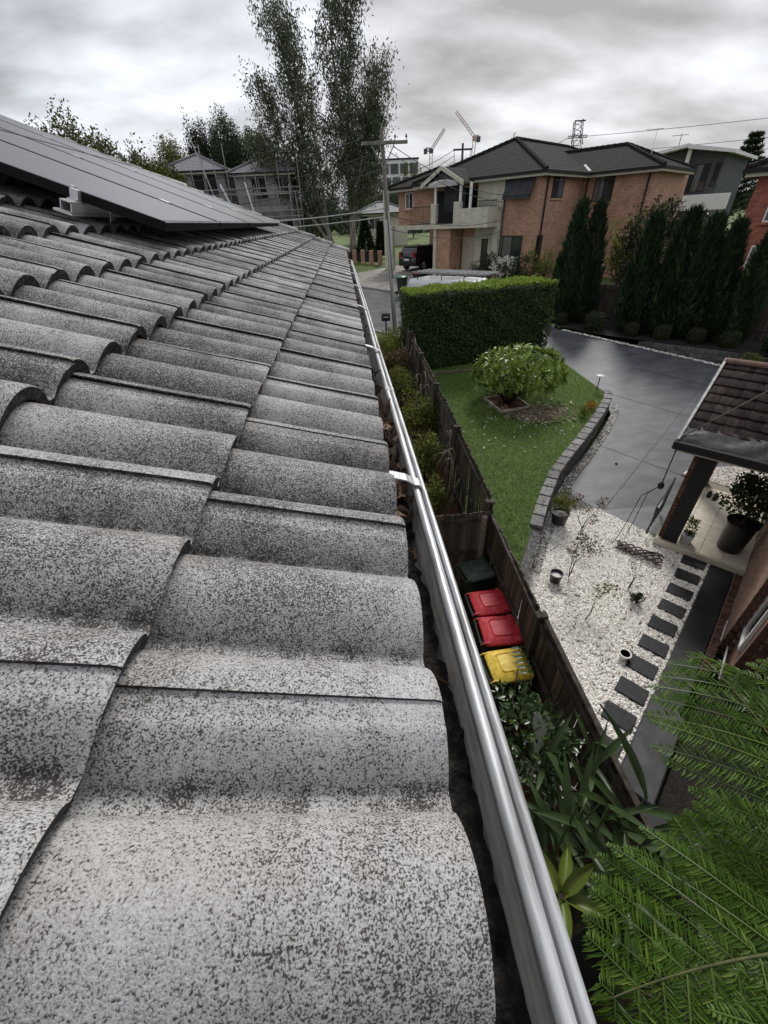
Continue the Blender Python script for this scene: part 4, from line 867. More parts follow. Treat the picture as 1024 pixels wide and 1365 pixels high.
# porch floor, 5 rows of cream tiles
m = M(); m.bbox(8.97, 12.3, -1.0, .62, -6.2, -5.925, .01); m.build('porch_slab', MT['ptile_j'], nb)
tm = M(); tm.bbox(-.298, .298, -.298/2*1, .298/2*1, -.012, 0, .003); tmd = tm.data('floor_tile', MT['ptile'])
tm = M(); tm.bbox(-.297, .297, -.197, .197, -.012, 0, .003); tmd = tm.data('floor_tile', MT['ptile'])
for i in range(6):
    for j in range(4):
        if 8.99+.3+i*.6 < 12.1: piece('floor_tile', tmd, nb, (8.985+.3+i*.6, .40-j*.4, -5.912+random.uniform(-.001, .001)))
m = M(); m.bbox(8.94, 8.968, -1.0, .62, -6.06, -5.912, .004); m.build('porch_step', MT['ptile'], nb)
# piers
def pier(u, w, s, z0, z1, mort=True):
    m = M(); m.box(u-s/2+.006, u+s/2-.006, w-s/2+.006, w+s/2-.006, z0, z1); p = m.build('pier', MT['mortar'], nb)
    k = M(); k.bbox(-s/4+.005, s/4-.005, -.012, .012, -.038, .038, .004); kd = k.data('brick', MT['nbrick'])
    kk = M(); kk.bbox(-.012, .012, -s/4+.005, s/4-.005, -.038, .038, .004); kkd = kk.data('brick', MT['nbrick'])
    for c in range(int((z1-z0)/.086)):
        z = z0+.043+c*.086
        for sg in (-1, 1):
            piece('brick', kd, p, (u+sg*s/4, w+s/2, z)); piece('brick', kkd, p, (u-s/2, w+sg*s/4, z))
    return p
pier(9.20, .44, .27, -5.92, -3.62); pier(12.1, .44, .36, -5.92, -3.62)
m = M(); m.box(12.0, 12.28, -1.0, -.98, -5.92, -3.6); m.build('porch_end_wall', MT['nwall'], nb)
m = M(); m.box(9.00, 9.058, .22, .50, -5.92, -3.62); m.build('post', MT['black'], nb)  # black slab, not a separate post: paints the shade on the pier's near face
m = M(); m.box(10.4, 11.4, -.995, -.975, -5.91, -3.75); d_ = m.build('door', MT['dark'], nb)
m = M(); m.box(10.33, 10.4, -.995, -.955, -5.91, -3.68); m.box(11.4, 11.47, -.995, -.955, -5.91, -3.68); m.box(10.4, 11.4, -.995, -.955, -3.75, -3.68); m.build('door_frame', MT['white'], d_)
m = M(); m.tube([(10.55, -.95, -4.95), (10.55, -.95, -4.75)], .015, 6); m.build('handle', MT['chrome'], d_)
# porch roof: shingle-shaped tiles in courses
RZ0, RU0, RU1, WL, WR = -3.56, 8.69, 10.95, .91, -1.75
pit = math.atan2(.92, RU1-RU0); cp, sp_ = math.cos(pit), math.sin(pit)
m = M(); m.poly([(RU0+.02, WL-.01, RZ0-.02), (RU1, WL-.01, RZ0+.90), (RU1, WR, RZ0+.90), (RU0+.02, WR, RZ0-.02)][::-1]); m.poly([(RU1, WL-.01, RZ0+.9), (RU1+2.2, WL-.01, RZ0+.02), (RU1+2.2, WR, RZ0+.02), (RU1, WR, RZ0+.9)][::-1])
m.poly([(RU0+.02, WL-.01, RZ0-.05), (RU1, WL-.01, RZ0+.87), (RU1+2.2, WL-.01, RZ0-.05)]); pr = m.build('porch_roof', MT['black'], nb)
tl = M(); ys = np.linspace(-.128, .128, 9); xs_ = (0, .012, .30); P = np.zeros((4, 9, 3))
for i, (x, z) in enumerate(((.0, .006), (0, .030), (.012, .036), (.30, .006))):
    P[i, :, 0] = x+(.022*(np.abs(ys)/.128)**2.5 if i < 3 else 0); P[i, :, 1] = ys; P[i, :, 2] = z+.010*np.cos(ys/.128*math.pi*.5)+.004*(ys/.128)
tl.grid(P); sd_ = np.zeros((4, 2, 3)); sd_[:, 0] = P[:, 0]; sd_[:, 1] = P[:, 0]-np.array([0, 0, .03]); tl.grid(sd_[:, ::-1]); sd2 = np.zeros((4, 2, 3)); sd2[:, 0] = P[:, -1]; sd2[:, 1] = P[:, -1]-np.array([0, 0, .03]); tl.grid(sd2)
tld = tl.data('porch_roof_tile', MT['rtile']); tld.set_sharp_from_angle(angle=R_(35))
for c in range(8):
    s_ = .36+c*.262
    for i in range(10):
        w_ = WL-.14-i*.262-(.0 if c % 2 else .0)
        piece('roof_tile', tld, pr, (RU0+s_*cp, w_, RZ0+s_*sp_+.004), (random.uniform(-.01, .01), -pit+random.uniform(-.012, .012), random.uniform(-.012, .012)))
n_ = 40; P = np.zeros((7, n_, 3)); ww = np.linspace(WL-.02, WR, n_)
for i in range(7):
    s_ = -.02+i*.072; P[i, :, 0] = RU0+s_*cp; P[i, :, 1] = ww; P[i, :, 2] = RZ0+s_*sp_+.045+.012*np.sin(ww*9+i)*math.sin(i*.5)+.006*RNG.normal(size=n_)-(.02 if i == 0 else 0)
m = M(); m.grid(P[:, ::-1]); m.build('lead_flashing', MT['flash'], pr, True)
m = M(); m.bbox(RU0-.12, RU0+.0, WR, WL+.03, RZ0-.13, RZ0+.015, .012); m.build('gutter', MT['black'], nb)
m = M(); m.box(RU0+.002, RU0+.03, WR, WL, RZ0-.20, RZ0-.02); m.box(RU0+.03, RU1+2.2, WR, WL-.02, RZ0-.17, RZ0-.15); m.build('soffit', MT['cream'], nb)
m = M(); 
for a, bq in (((RU0-.02, RZ0+.0), (RU1, RZ0+.95)),):
    m.loft([[(u, WL-.03, z), (u, WL+.015, z), (u, WL+.015, z+.05), (u, WL-.03, z+.05)] for u, z in (a, bq)])
m.build('barge_trim', MT['scaff'], nb)
rc = M(); rc.loft([[(.11*math.cos(a), y, .075*math.sin(a)) for a in np.linspace(0, math.pi, 8)] for y in (-.2, .2)]); rcd = rc.data('ridge_cap', MT['rcap'])
for i in range(7): piece('ridge_cap', rcd, pr, (RU1, WL-.2-i*.385, RZ0+.93+random.uniform(-.004, .004)), (random.uniform(-.02, .02), 0, 0))
# rain chain at the corner, cable tied to it
t = thing('rain_chain', 'dark rain chain with a knot hanging from the corner of the porch gutter', 'rain chain', (8.64, .86, -6), uv=True)
m = M(); pts = [(8.62+.01*math.sin(i), .86, -3.7-i*.09) for i in range(9)]; m.tube(pts, .011, 5); m.build('chain', MT['wire'], t, True)
m = M(); m.lathe([(.01, -.09), (.05, -.05), (.06, 0), (.045, .05), (.01, .09)], (8.62, .86, -4.5), 8); m.build('knot', MT['wire'], t, True)
m = M()
for du, dw in ((-.15, .35), (.12, .25)):
    m.tube([(8.62, .86, -4.5), (8.62+du*.6, .86+dw*.7, -4.8), (8.62+du*1.3, .86+dw*.9, -5.6), (8.62+du*2.2, .86+dw*1.1, -6.02)], .007, 4)
m.build('loose_cord', MT['wire'], t, True)
m = M(); m.tube([uvw(8.7, -.9, -3.52), uvw(9.6, -.2, -2.9), uvw(11.5, 1.2, -1.7), uvw(15, 4.0, .6)], .012, 5); tag(m.build('overhead_cable', MT['bark'], None, True), 'brown-grey cable running up from the porch corner across its tiled roof', 'cable')
# dark hand rail beside the driveway foot
t = thing('hand_rail', 'low dark metal railing sloping beside the foot of the driveway at the porch pier', 'railing', (9.6, .95, -6.05), uv=True)
m = M(); m.tube([(9.05, .80, -5.95), (9.05, .80, -5.25), (10.3, .83, -5.1), (10.3, .83, -5.95)], .028, 8); m.build('top_rail', MT['greypipe'], t, True)
for i in range(6):
    m = M(); u = 9.2+i*.19; m.tube([(u, .81, -5.95), (u, .81, -5.24+i*.02)], .011, 6); m.build('baluster', MT['greypipe'], t, True)
# ------------------------------------------------------------------ porch pots
t = thing('potted_shrub', 'big dark bushy shrub in a tall black pot on the cream porch tiles', 'potted plant', (9.55, -.62, -5.91), uv=True)
m = M(); m.lathe([(.20, 0), (.215, .02), (.26, .62), (.285, .66), (.285, .70), (.255, .70), (.25, .64), (.02, .62)], (9.55, -.62, -5.91), 24); smoothing(m.build('pot', MT['blackpot'], t))
m = M(); m.tube([(9.55, -.62, -5.3), (9.57, -.6, -4.9), (9.6, -.62, -4.6)], [.03, .025, .015], 6); m.build('stem', MT['darkbark'], t)
m = M(); cloud(m, 2000, (9.68, -.60, -4.72), (.58, .62, .52), .085, .6, 46, .3, .3, .4); m.build('foliage', MT['l_box'], t)
t = thing('planter_box', 'small pale planter with a thin leafy plant at the front edge of the porch', 'potted plant', (9.2, .12, -5.91), uv=True)
m = M(); m.loft([rrect(9.20, .10, .09, .09, .015, -5.91), rrect(9.2, .10, .115, .115, .015, -5.69), rrect(9.2, .10, .10, .10, .012, -5.69), rrect(9.2, .10, .095, .095, .012, -5.72)], (True, True)); m.build('pot', MT['paleplastic'], t)
m = M(); cloud(m, 160, (9.22, .10, -5.45), (.12, .12, .22), .06, .5, 14, .3, .2, .5); m.build('foliage', MT['l_olive'], t)
m = M(); cloud(m, 90, (9.2, .10, -5.66), (.12, .12, .05), .06, .5, 8, .4, .2, .3); m.build('low_foliage', MT['l_box'], t)
t = thing('shoes', 'pair of dark shoes by the far edge of the porch tiles', 'shoes', (11.5, .1, -5.91), uv=True)
for k in (0, 1):
    m = M(); u, w_ = 11.55, .12-k*.14
    m.loft([rrect(u, w_, .13, .045, .04, -5.908), rrect(u, w_, .135, .05, .045, -5.885), rrect(u+.02, w_, .11, .042, .04, -5.86), rrect(u+.05, w_, .065, .035, .03, -5.83)]); smoothing(m.build('shoe', MT['rubber'], t))
# ------------------------------------------------------------------ pebble garden plants and bits
GZ = -6.06
t = thing('potted_plant', 'round leafy bush in a dark brown pot on the pebbles under the stone wall', 'potted plant', (4.61, 7.35, GZ))
m = M(); m.lathe([(.13, 0), (.16, .02), (.19, .25), (.205, .27), (.205, .31), (.18, .31), (.17, .27)], (4.61, 7.35, GZ), 18); smoothing(m.build('pot', MT['terracotta'], t))
m = M(); cloud(m, 900, (4.61, 7.35, GZ+.60), (.27, .27, .30), .055, .45, 26, .35, .3, .8); m.build('foliage', MT['l_olive'], t)
def stemmy(lab, x, y, h, r, n, lm='l_rust', flower=False, k=3, leaf=.045):
    t = thing('rose_bush', lab, 'shrub', (x, y, GZ), group='thin bushes in the pebbles'); m = M(); tips = []
    for i in range(k):
        a = i*6.28/k+random.random(); branch(m, (x, y, GZ), (math.cos(a)*.3, math.sin(a)*.3, 1), h*.42, .011, 2, tips, 2, .4, .45)
    m.build('stem', MT['darkbark'], t); m = M()
    for p, d in tips: cloud(m, max(3, n//len(tips)), p, (r*.4, r*.4, r*.4), leaf, .55, 3, .6, .2, .3)
    m.build('foliage', MT[lm], t)
    if flower:
        m = M()
        for p, d in tips[::2]: m.add(*leaf_arrays(np.tile(p+np.array([0, 0, .05]), (4, 1)), rdir(4, .6), rdir(4, 1), np.full(4, .05), np.full(4, .045)))
        m.build('flowers', MT['redlamp'], t, kind='stuff')
stemmy('tall thin rose bush with a few red buds by the driveway edge of the pebbles', 5.05, 7.05, .95, .34, 300, flower=True)
stemmy('tall sparse bush with reddish and green leaves in the middle of the pebbles', 4.03, 5.57, 1.1, .42, 420, 'l_rust')
stemmy('small leaning sapling nearest the fence in the pebbles', 3.85, 4.51, .75, .30, 170, 'l_olive', k=1)
stemmy('thin twiggy plant behind the low round bush in the pebbles', 5.04, 5.13, .75, .2, 40, 'l_rust', k=2)
shrub('round_bush', 'low round bush of small dark leaves in the pebbles', (4.98, 4.78, GZ), .16, .26, 'l_box', 420, .04, stems=3, clumps=14)
def bucket(lab, x, y, r0, r1, h, fill, mt='blackpot', tilt=0):
    t = thing('bucket', lab, 'bucket', (x, y, GZ)); m = M(); m.lathe([(r0, 0), (r1, h), (r1+.012, h), (r1+.012, h+.012), (r1-.008, h+.012), (r0-.006, .02)], (x, y, GZ), 20, (True, True)); smoothing(m.build('pail', MT[mt], t))
    if fill: m = M(); m.lathe([(r1*.85, h*.70), (r1*.5, h*.74), (.01, h*.76)], (x, y, GZ), 14); m.build('contents', MT['pebble'], t)
    t.rotation_euler = (tilt, 0, 0); return t
bucket('black bucket with pale stones in it standing on the white pebbles', 3.72, 5.52, .10, .125, .20, True)
bucket('short white pot with a dark hollow beside the stepping stones', 4.09, 3.69, .07, .085, .09, False, 'white')
m = M(); m.lathe([(.0, .1), (.07, .1)], (4.09, 3.69, GZ), 16, (False, True)); tag(m.build('pot_soil', MT['dark'], None), 'dark soil inside the short white pot', 'soil')
t = thing('coiled_hose', 'flattened purple-grey hose bundle lying on the pebbles near the porch', 'hose', (6.0, 6.1, GZ)); m = M()
for k in range(7):
    pts = []
    for s_ in np.linspace(0, 1, 16):
        a = uvw(8.35-.12*math.sin(s_*6+k), -1.15+s_*.85, 0); pts.append((a[0]+.05*math.sin(s_*9+k*2), a[1]+.04*math.cos(s_*8+k), GZ+.03+.008*k))
    m.tube(pts, .017, 5)
m.build('loops', MT['hoselid'], t, True)
m = M(); m.lathe([(.035, 0), (.04, .02), (.02, .03)], (7.23, 9.5, float(H(7.2, 9.5))+.03), 12); tag(m.build('drain_cap', MT['dark'], None), 'small dark cap in the middle of the grey driveway', 'drain cap')
# tap-like garden light on the wall and the succulents next to it
t = thing('garden_light', 'small white-topped garden light at the curved end of the retaining wall', 'garden light', (8.4, 13.2, -5.05))
m = M(); m.tube([(8.4, 13.2, -5.1), (8.4, 13.2, -4.62)], .016, 6); m.build('stake', MT['wire'], t); m = M(); m.lathe([(.02, -.05), (.045, -.03), (.14, .0), (.13, .02), (.01, .04)], (8.4, 13.2, -4.6), 14); m.build('cap', MT['white'], t, True)
for lab, x, y, lm in (('orange-yellow flowering succulent on top of the retaining wall', 7.45, 11.75, 'l_yel'), ('grey-green succulent on the retaining wall below the orange one', 7.05, 11.35, 'l_olive')):
    t = thing('succulent', lab, 'plant', (x, y, LAWN(y))); m = M(); cloud(m, 160, (x, y, LAWN(y)+.15), (.2, .2, .15), .09, .4, 10, .4, .2, .8); m.build('foliage', leafmat('orange_bracts', (.22, .12, .02), (.42, .24, .04)) if lm == 'l_yel' else MT[lm], t)
    m = M(); m.tube([(x, y, LAWN(y)), (x, y, LAWN(y)+.12)], .02, 5); m.build('stem', MT['darkbark'], t)
# ------------------------------------------------------------------ the side passage's plants
t = thing('leafy_shrub', 'glossy dark leafy shrub growing in front of the yellow-lidded bin', 'shrub', (1.62, 2.30, -6.06))
m = M()
for k in range(5): m.tube([(1.62, 2.3, -6.06), (1.6+.2*math.cos(k*1.3), 2.3+.25*math.sin(k*1.3), -5.2), (1.62+.4*math.cos(k*1.3), 2.3+.5*math.sin(k*1.3), -4.55)], [.02, .014, .007], 5)
m.build('stem', MT['darkbark'], t, True)
gl = M(); Gx = np.array([0, .25, .6, 1.0]); Gw = np.array([.02, .19, .17, .005]); P = np.zeros((4, 3, 3))
for i in range(4):
    for j, s_ in enumerate((-1, 0, 1)): P[i, j] = (Gx[i], s_*Gw[i]*1.15, (.06 if s_ else 0)*Gw[i]*4-.13*Gx[i]**2)
gl.grid(P); gld = gl.data('leaf', MT['l_gloss'], True); mlow = M(); SC = np.array([1.62, 2.08, -4.80]); cc = [SC+rdir(1, .3)[0]*np.array([.42, .58, .36])*random.uniform(.55, 1) for _ in range(44)]
for i in range(900):
    c = cc[i % 44]; p = c+rdir(1)[0]*.10; d = _n(rdir(1, .1)[0]+(p-SC)*1.5+np.array([0, 0, -.1])); L = random.uniform(.07, .125)
    if i < 290: piece('leaf', gld, t, p, Vector(d).to_track_quat('X', 'Z').to_euler(), (L, L, L))
    else: mlow.add(*leaf_arrays(p[None], d[None], rdir(1, 1), np.array([L]), np.array([L*.4])))
mlow.build('more_leaves', MT['l_gloss'], t, kind='stuff')
# a pinnate sprig over the yellow lid
t2 = thing('overhanging_sprig', 'dark sprig of paired leaves lying over the yellow bin lid', 'sprig', (1.95, 2.75, -4.9))
m = M(); pts = [np.array([1.86, 2.62, -4.72]), np.array([1.94, 2.86, -4.80]), np.array([1.99, 3.12, -4.89]), np.array([2.0, 3.34, -4.96])]; m.tube(pts, [.006, .005, .004, .003], 5); m.build('stem', MT['darkbark'], t2)
for i in range(6):
    q = pts[0]+(pts[3]-pts[0])*(.30+i*.13)+np.array([0, 0, .015])
    for s_ in (-1, 1): piece('leaf', gld, t2, q, Vector((s_*1.0, .25, -.1)).to_track_quat('X', 'Z').to_euler(), (.125, .10, .1))
m = M(); m.poly([(1.62, 1.75, -5.1), (1.80, 1.62, -5.1), (1.86, 2.15, -4.55), (1.70, 2.25, -4.55)]); m.poly([(1.5, 1.9, -5.35), (1.64, 1.75, -5.35), (1.70, 1.85, -5.05), (1.56, 2.0, -5.05)]); tag(m.build('torn_sheet', MT['paleplastic'], None), 'pale grey torn plastic sheet half hidden under the glossy shrub', 'sheet')
# cane plants with strap leaves
sl = M(); Sx = np.linspace(0, 1, 8); Sw = np.array([.012, .035, .055, .062, .058, .045, .025, .003]); P = np.zeros((8, 3, 3))
for i in range(8):
    for j, s_ in enumerate((-1, 0, 1)): P[i, j] = (Sx[i], s_*Sw[i], .028*abs(s_)-.38*Sx[i]**2)
sl.grid(P); sld = sl.data('leaf', MT['l_strap'], True)
canes = [(1.72, 1.62, 1.75, 1.0), (1.92, 1.30, 1.95, .95), (1.60, 1.20, 2.15, 1.0), (1.90, .95, 2.3, 1.1), (1.62, .80, 2.3, 1.0), (1.85, .62, 2.45, 1.0), (1.45, .95, 2.3, .9), (1.98, 1.72, 1.7, .8), (2.05, .85, 2.3, 1.0)]
cl = ['nearest the glossy shrub', 'against the fence, just past the glossy shrub', 'close to the house wall', 'with long leaves reaching over the fence', 'in the dark corner under the gutter', 'nearest the tree fern', 'half hidden by the gutter', 'between the fence and the glossy shrub', 'pressed against the fence beside the tree fern']
for k, (x, y, h, s_) in enumerate(canes):
    t = thing('cane_plant', 'cane plant with long dark strap leaves '+cl[k], 'plant', (x, y, -6.06), group='strap-leaved cane plants')
    lean = np.array([random.uniform(-.12, .12), random.uniform(-.1, .15), 1]); m = M(); m.tube([np.array([x, y, -6.06])+lean*h*q for q in (0, .5, 1)], [.014, .011, .007], 6); m.build('stem', MT['l_strap'], t, True)
    a = random.random()*6.28
    for i in range(9):
        q = np.array([x, y, -6.06])+lean*h*(.30+.70*i/8); a += math.pi+random.uniform(-.5, .5); el = .25+.75*i/8+random.uniform(-.15, .15)
        d = Vector((math.cos(a)*math.cos(el), math.sin(a)*math.cos(el), math.sin(el))); L = random.uniform(.42, .72)*s_
        piece('leaf', sld, t, q, d.to_track_quat('X', 'Z').to_euler(), (L, L*random.uniform(.8, 1.1), L*random.uniform(.6, 1.2)))
for lab, x, y, z, n_, L, lm in (('broad lime-green rosette plant tucked under the gutter', 1.04, .56, -3.55, 6, .30, 'l_lime'), ('pale-tipped strap rosette between the fern and the fence', 1.62, .62, -4.0, 9, .40, 'l_strap')):
    t = thing('rosette_plant', lab, 'plant', (x, y, z)); rl = M(); rx = np.linspace(0, 1, 7); rw = np.array([.05, .09, .13, .14, .12, .07, .004]); P = np.zeros((7, 5, 3))
    for i in range(7):
        for j, s_ in enumerate((-1, -.5, 0, .5, 1)): P[i, j] = (rx[i], s_*rw[i], .10*s_*s_-.30*rx[i]**2)
    rl.grid(P); rld = rl.data('leaf', MT[lm], True)
    m = M(); m.tube([(x, y, -6.06), (x, y, z+.03)], .03, 6); m.build('stem', MT['darkbark'], t)
    for i in range(n_):
        a = i*2.4+1.0; el = .25+.5*i/n_; d = Vector((math.cos(a)*math.cos(el), math.sin(a)*math.cos(el), math.sin(el))); piece('leaf', rld, t, (x, y, z), d.to_track_quat('X', 'Z').to_euler(), (L, L, L))
# ------------------------------------------------------------------ tree ferns
def frond_data(seed, Lr=1.35, pairs=24, pl=.46, droop=.75, el=.75):
    g = np.random.default_rng(seed); s = np.linspace(0, 1, 30)
    ang = el-droop*1.5*s; dx = np.cos(ang)*Lr/29; dz = np.sin(ang)*Lr/29; X = np.concatenate([[0], np.cumsum(dx)[:-1]]); Z = np.concatenate([[0], np.cumsum(dz)[:-1]]); Y = .06*np.sin(s*2.2+seed)
    cen = np.stack([X, Y, Z], 1); m = M(); AX = []; Ps, Ds, Ns, Ls, Ws = [], [], [], [], []
    for i in range(pairs):
        q = .13+.85*i/(pairs-1); b = np.array([np.interp(q, s, cen[:, k]) for k in range(3)]); b2 = np.array([np.interp(min(1, q+.03), s, cen[:, k]) for k in range(3)]); f = _n(b2-b+1e-6)
        l = pl*(np.sin(math.pi*min(1, .20+.80*q**.9))**.75+.06)*(1 if q < .97 else .7)
        up = _n(np.array([-f[2], 0, f[0]]))
        for sg in (-1, 1):
            p = _n(np.array([0, sg, 0])*.88+f*.55-up*.05*1+g.normal(size=3)*.045); n0 = _n(up+g.normal(size=3)*.09)
            k = max(6, int(l/.0150)); r = (np.arange(k)+.5)/k; dr = -(.16+.22*g.random())*l*r**2
            C = b[None]+p[None]*l*r[:, None]+n0[None]*dr[:, None]; w_ = .098*pl/.60*np.minimum(1, (1-r)*2.6+.08)**.8*np.minimum(1, .55+r*3)
            sv_ = np.cross(p, n0); AX.append((C+n0*.003, sv_))
            for s2 in (-1, 1):
                D = np.tile(sv_*s2*.86+p*.5, (k, 1))+g.normal(size=(k, 3))*.09-n0[None]*.12
                Ps.append(C); Ds.append(D); Ns.append(np.tile(n0, (k, 1))); Ls.append(w_); Ws.append(np.full(k, .0125))
    V, F = leaf_arrays(np.concatenate(Ps), np.concatenate(Ds), np.concatenate(Ns), np.concatenate(Ls), np.concatenate(Ws), fold=.02, droop=.08); m.add(V, F)
    for C_, s_ in AX: m.add(np.concatenate([C_-s_*.003, C_+s_*.003]), np.array([[i_, i_+1, len(C_)+i_+1, len(C_)+i_] for i_ in range(len(C_)-1)]))
    m2 = M(); m2.tube(list(cen), np.linspace(.010, .003, 30), 5); return m.data('frond', MT['l_fern']), m2.data('midrib', MT['fernstem'], True)
FR = [frond_data(1, 1.30, 11, .60, .55, .50), frond_data(2, 1.15, 10, .54, .85, .65), frond_data(3, 1.40, 12, .62, .45, .40), frond_data(4, 1.0, 9, .48, .4, .9)]
def tree_fern(lab, c, azs):
    t = thing('tree_fern', lab, 'tree fern', (c[0], c[1], -6.06)); m = M(); m.tube([(c[0], c[1], -6.06), (c[0]+.03, c[1], -4.4), (c[0], c[1], c[2]+.02)], [.10, .075, .07], 10); m.build('trunk', MT['darkbark'], t, True)
    for a, k, sc_, el in azs:
        f = piece('frond', FR[k][0], t, c, (0, R_(-el), R_(a)), (sc_, sc_, sc_)); f.rotation_euler = (random.uniform(-.15, .15), R_(-el), R_(a)); g = piece('midrib', FR[k][1], f, (0, 0, 0)); g.location = (0, 0, 0)
    return t
tree_fern('bright green tree fern with broad feathery fronds in the corner below the gutter', (1.70, .10, -2.08), [(92, 0, .82, 4), (64, 2, .80, 4), (38, 0, .9, 4), (10, 1, .9, 2), (138, 3, .66, -52), (184, 2, .76, -4), (216, 0, .82, -2), (250, 1, .8, 0), (290, 2, .8, 2), (330, 0, .9, 2), (116, 3, .60, -56), (160, 1, .52, -40)])
tree_fern('smaller tree fern almost hidden beneath the fronds of the bigger one', (1.75, -.30, -3.0), [(a_, 1 + (i_ % 3), .75, random.uniform(-12, 6)) for i_, a_ in enumerate((75, 35, 110, 150, 0, 190, 230, 275, 320))])
# slatted gate in the gap
t = thing('bar_gate', 'dark metal gate of thin upright bars between the side path and the passage', 'gate', (2.6, -1.15, -6.06), uv=True)
for i in range(18):
    u = 1.85+i*.075; m = M(); m.bbox(u-.009, u+.009, -1.159, -1.141, -6.0, -4.93, .002); m.build('bar', MT['greypipe'], t)
for z in (-4.93, -6.0): m = M(); m.bbox(1.8, 3.2, -1.175, -1.125, z, z+.04, .004); m.build('rail', MT['greypipe'], t)
# ------------------------------------------------------------------ mailbox and street pole
gz = float(H(0, 20.4)); t = thing('mailbox', 'black letterbox on a thin post at the edge of the street', 'mailbox', (1.72, 20.4, gz))
m = M(); m.tube([(1.72, 20.4, gz-.1), (1.72, 20.4, gz+.85)], .035, 8); m.build('post', MT['black'], t)
m = M(); m.loft([[(1.72-.19+.38*k, 20.4+y, gz+z) for y, z in ((-.13, .85), (.13, .85), (.13, 1.07), (.06, 1.15), (-.06, 1.15), (-.13, 1.07))] for k in (0, 1)]); m.build('box', MT['black'], t)
m = M(); m.box(1.60, 1.84, 20.262, 20.269, gz+1.0, gz+1.03); m.build('slot', MT['white'], t)
t = thing('power_pole', 'weathered timber power pole with a crossarm and pale conduits down its side', 'power pole', (2.25, 21.75, -4.5))
PT = np.array([1.93, 21.75, 2.95]); PB = np.array([2.28, 21.75, -4.6]); m = M(); m.tube([PB, PT], [.10, .078], 14); m.build('pole', MT['pole'], t, True)
m = M(); m.bbox(1.1, 2.95, 21.56, 21.65, 2.48, 2.59, .01); m.build('crossarm', MT['pole'], t)
m = M(); m.tube([(1.5, 21.6, 2.47), (1.94, 21.62, 1.75)], .022, 5); m.build('brace', MT['scaff'], t); m = M(); m.tube([(2.4, 21.6, 2.47), (1.98, 21.62, 1.75)], .022, 5); m.build('brace', MT['scaff'], t)
for x in (1.15, 1.55, 2.45, 2.9):
    m = M(); m.lathe([(.012, -.02), (.012, .06), (.04, .07), (.045, .10), (.03, .12), (.035, .15), (.01, .17)], (x, 21.6, 2.6), 8); m.build('insulator', MT['terracotta'], t, True)
for a, b, r in (((1.99, 21.52, .05), (2.26, 21.5, -4.5), .035), ((2.10, 21.52, .35), (2.20, 21.56, -2.2), .03), ((2.20, 21.56, -2.2), (2.31, 21.5, -4.5), .03)):
    m = M(); m.tube([a, b], r, 7); m.build('conduit', MT['wirepale'], t, True)
def wire(lab, a, b, sag=.3, r=.012, mt='wire', group='wires from the power pole'):
    a, b = np.array(a, float), np.array(b, float); m = M(); m.tube([a+(b-a)*s-np.array([0, 0, sag*4*s*(1-s)]) for s in np.linspace(0, 1, 14)], r, 4); tag(m.build('overhead_wire', MT[mt], None, True), lab, 'wire', group)
wl = ['black wire from the crossarm to the top of the brick house corner pipe', 'black wire from the crossarm to just below the first one on the brick house', 'lower service wire sagging from the pole past the balcony', 'lowest service wire from the pole to the brick house wall']
ends = [uvw(29.45, -17.3, 1.05), uvw(29.45, -17.3, .7), uvw(29.45, -17.3, -.25), uvw(29.45, -17.3, -.9)]
for k, (p, e) in enumerate(zip(((2.35, 21.55, 2.42), (2.2, 21.55, 2.25), (2.1, 21.55, .2), (2.1, 21.55, -.3)), ends)): wire(wl[k], p, e, .35, .014)
wire('upper pale bundled cable running left from the pole behind the roof end', (2.0, 21.7, .45), (-14, 23.5, 1.1), .55, .022, 'wirepale'); wire('lower pale bundled cable running left from the pole behind the roof end', (2.0, 21.7, .15), (-14, 23.3, .55), .4, .02, 'wirepale')
for k in range(3): wire(f'{["highest", "middle", "lowest"][k]} black wire running from the crossarm into the gum tree', (1.2+k*.3, 21.6, 2.7-k*.5), (-16, 33, 3.2-k*.6), .9, .014)
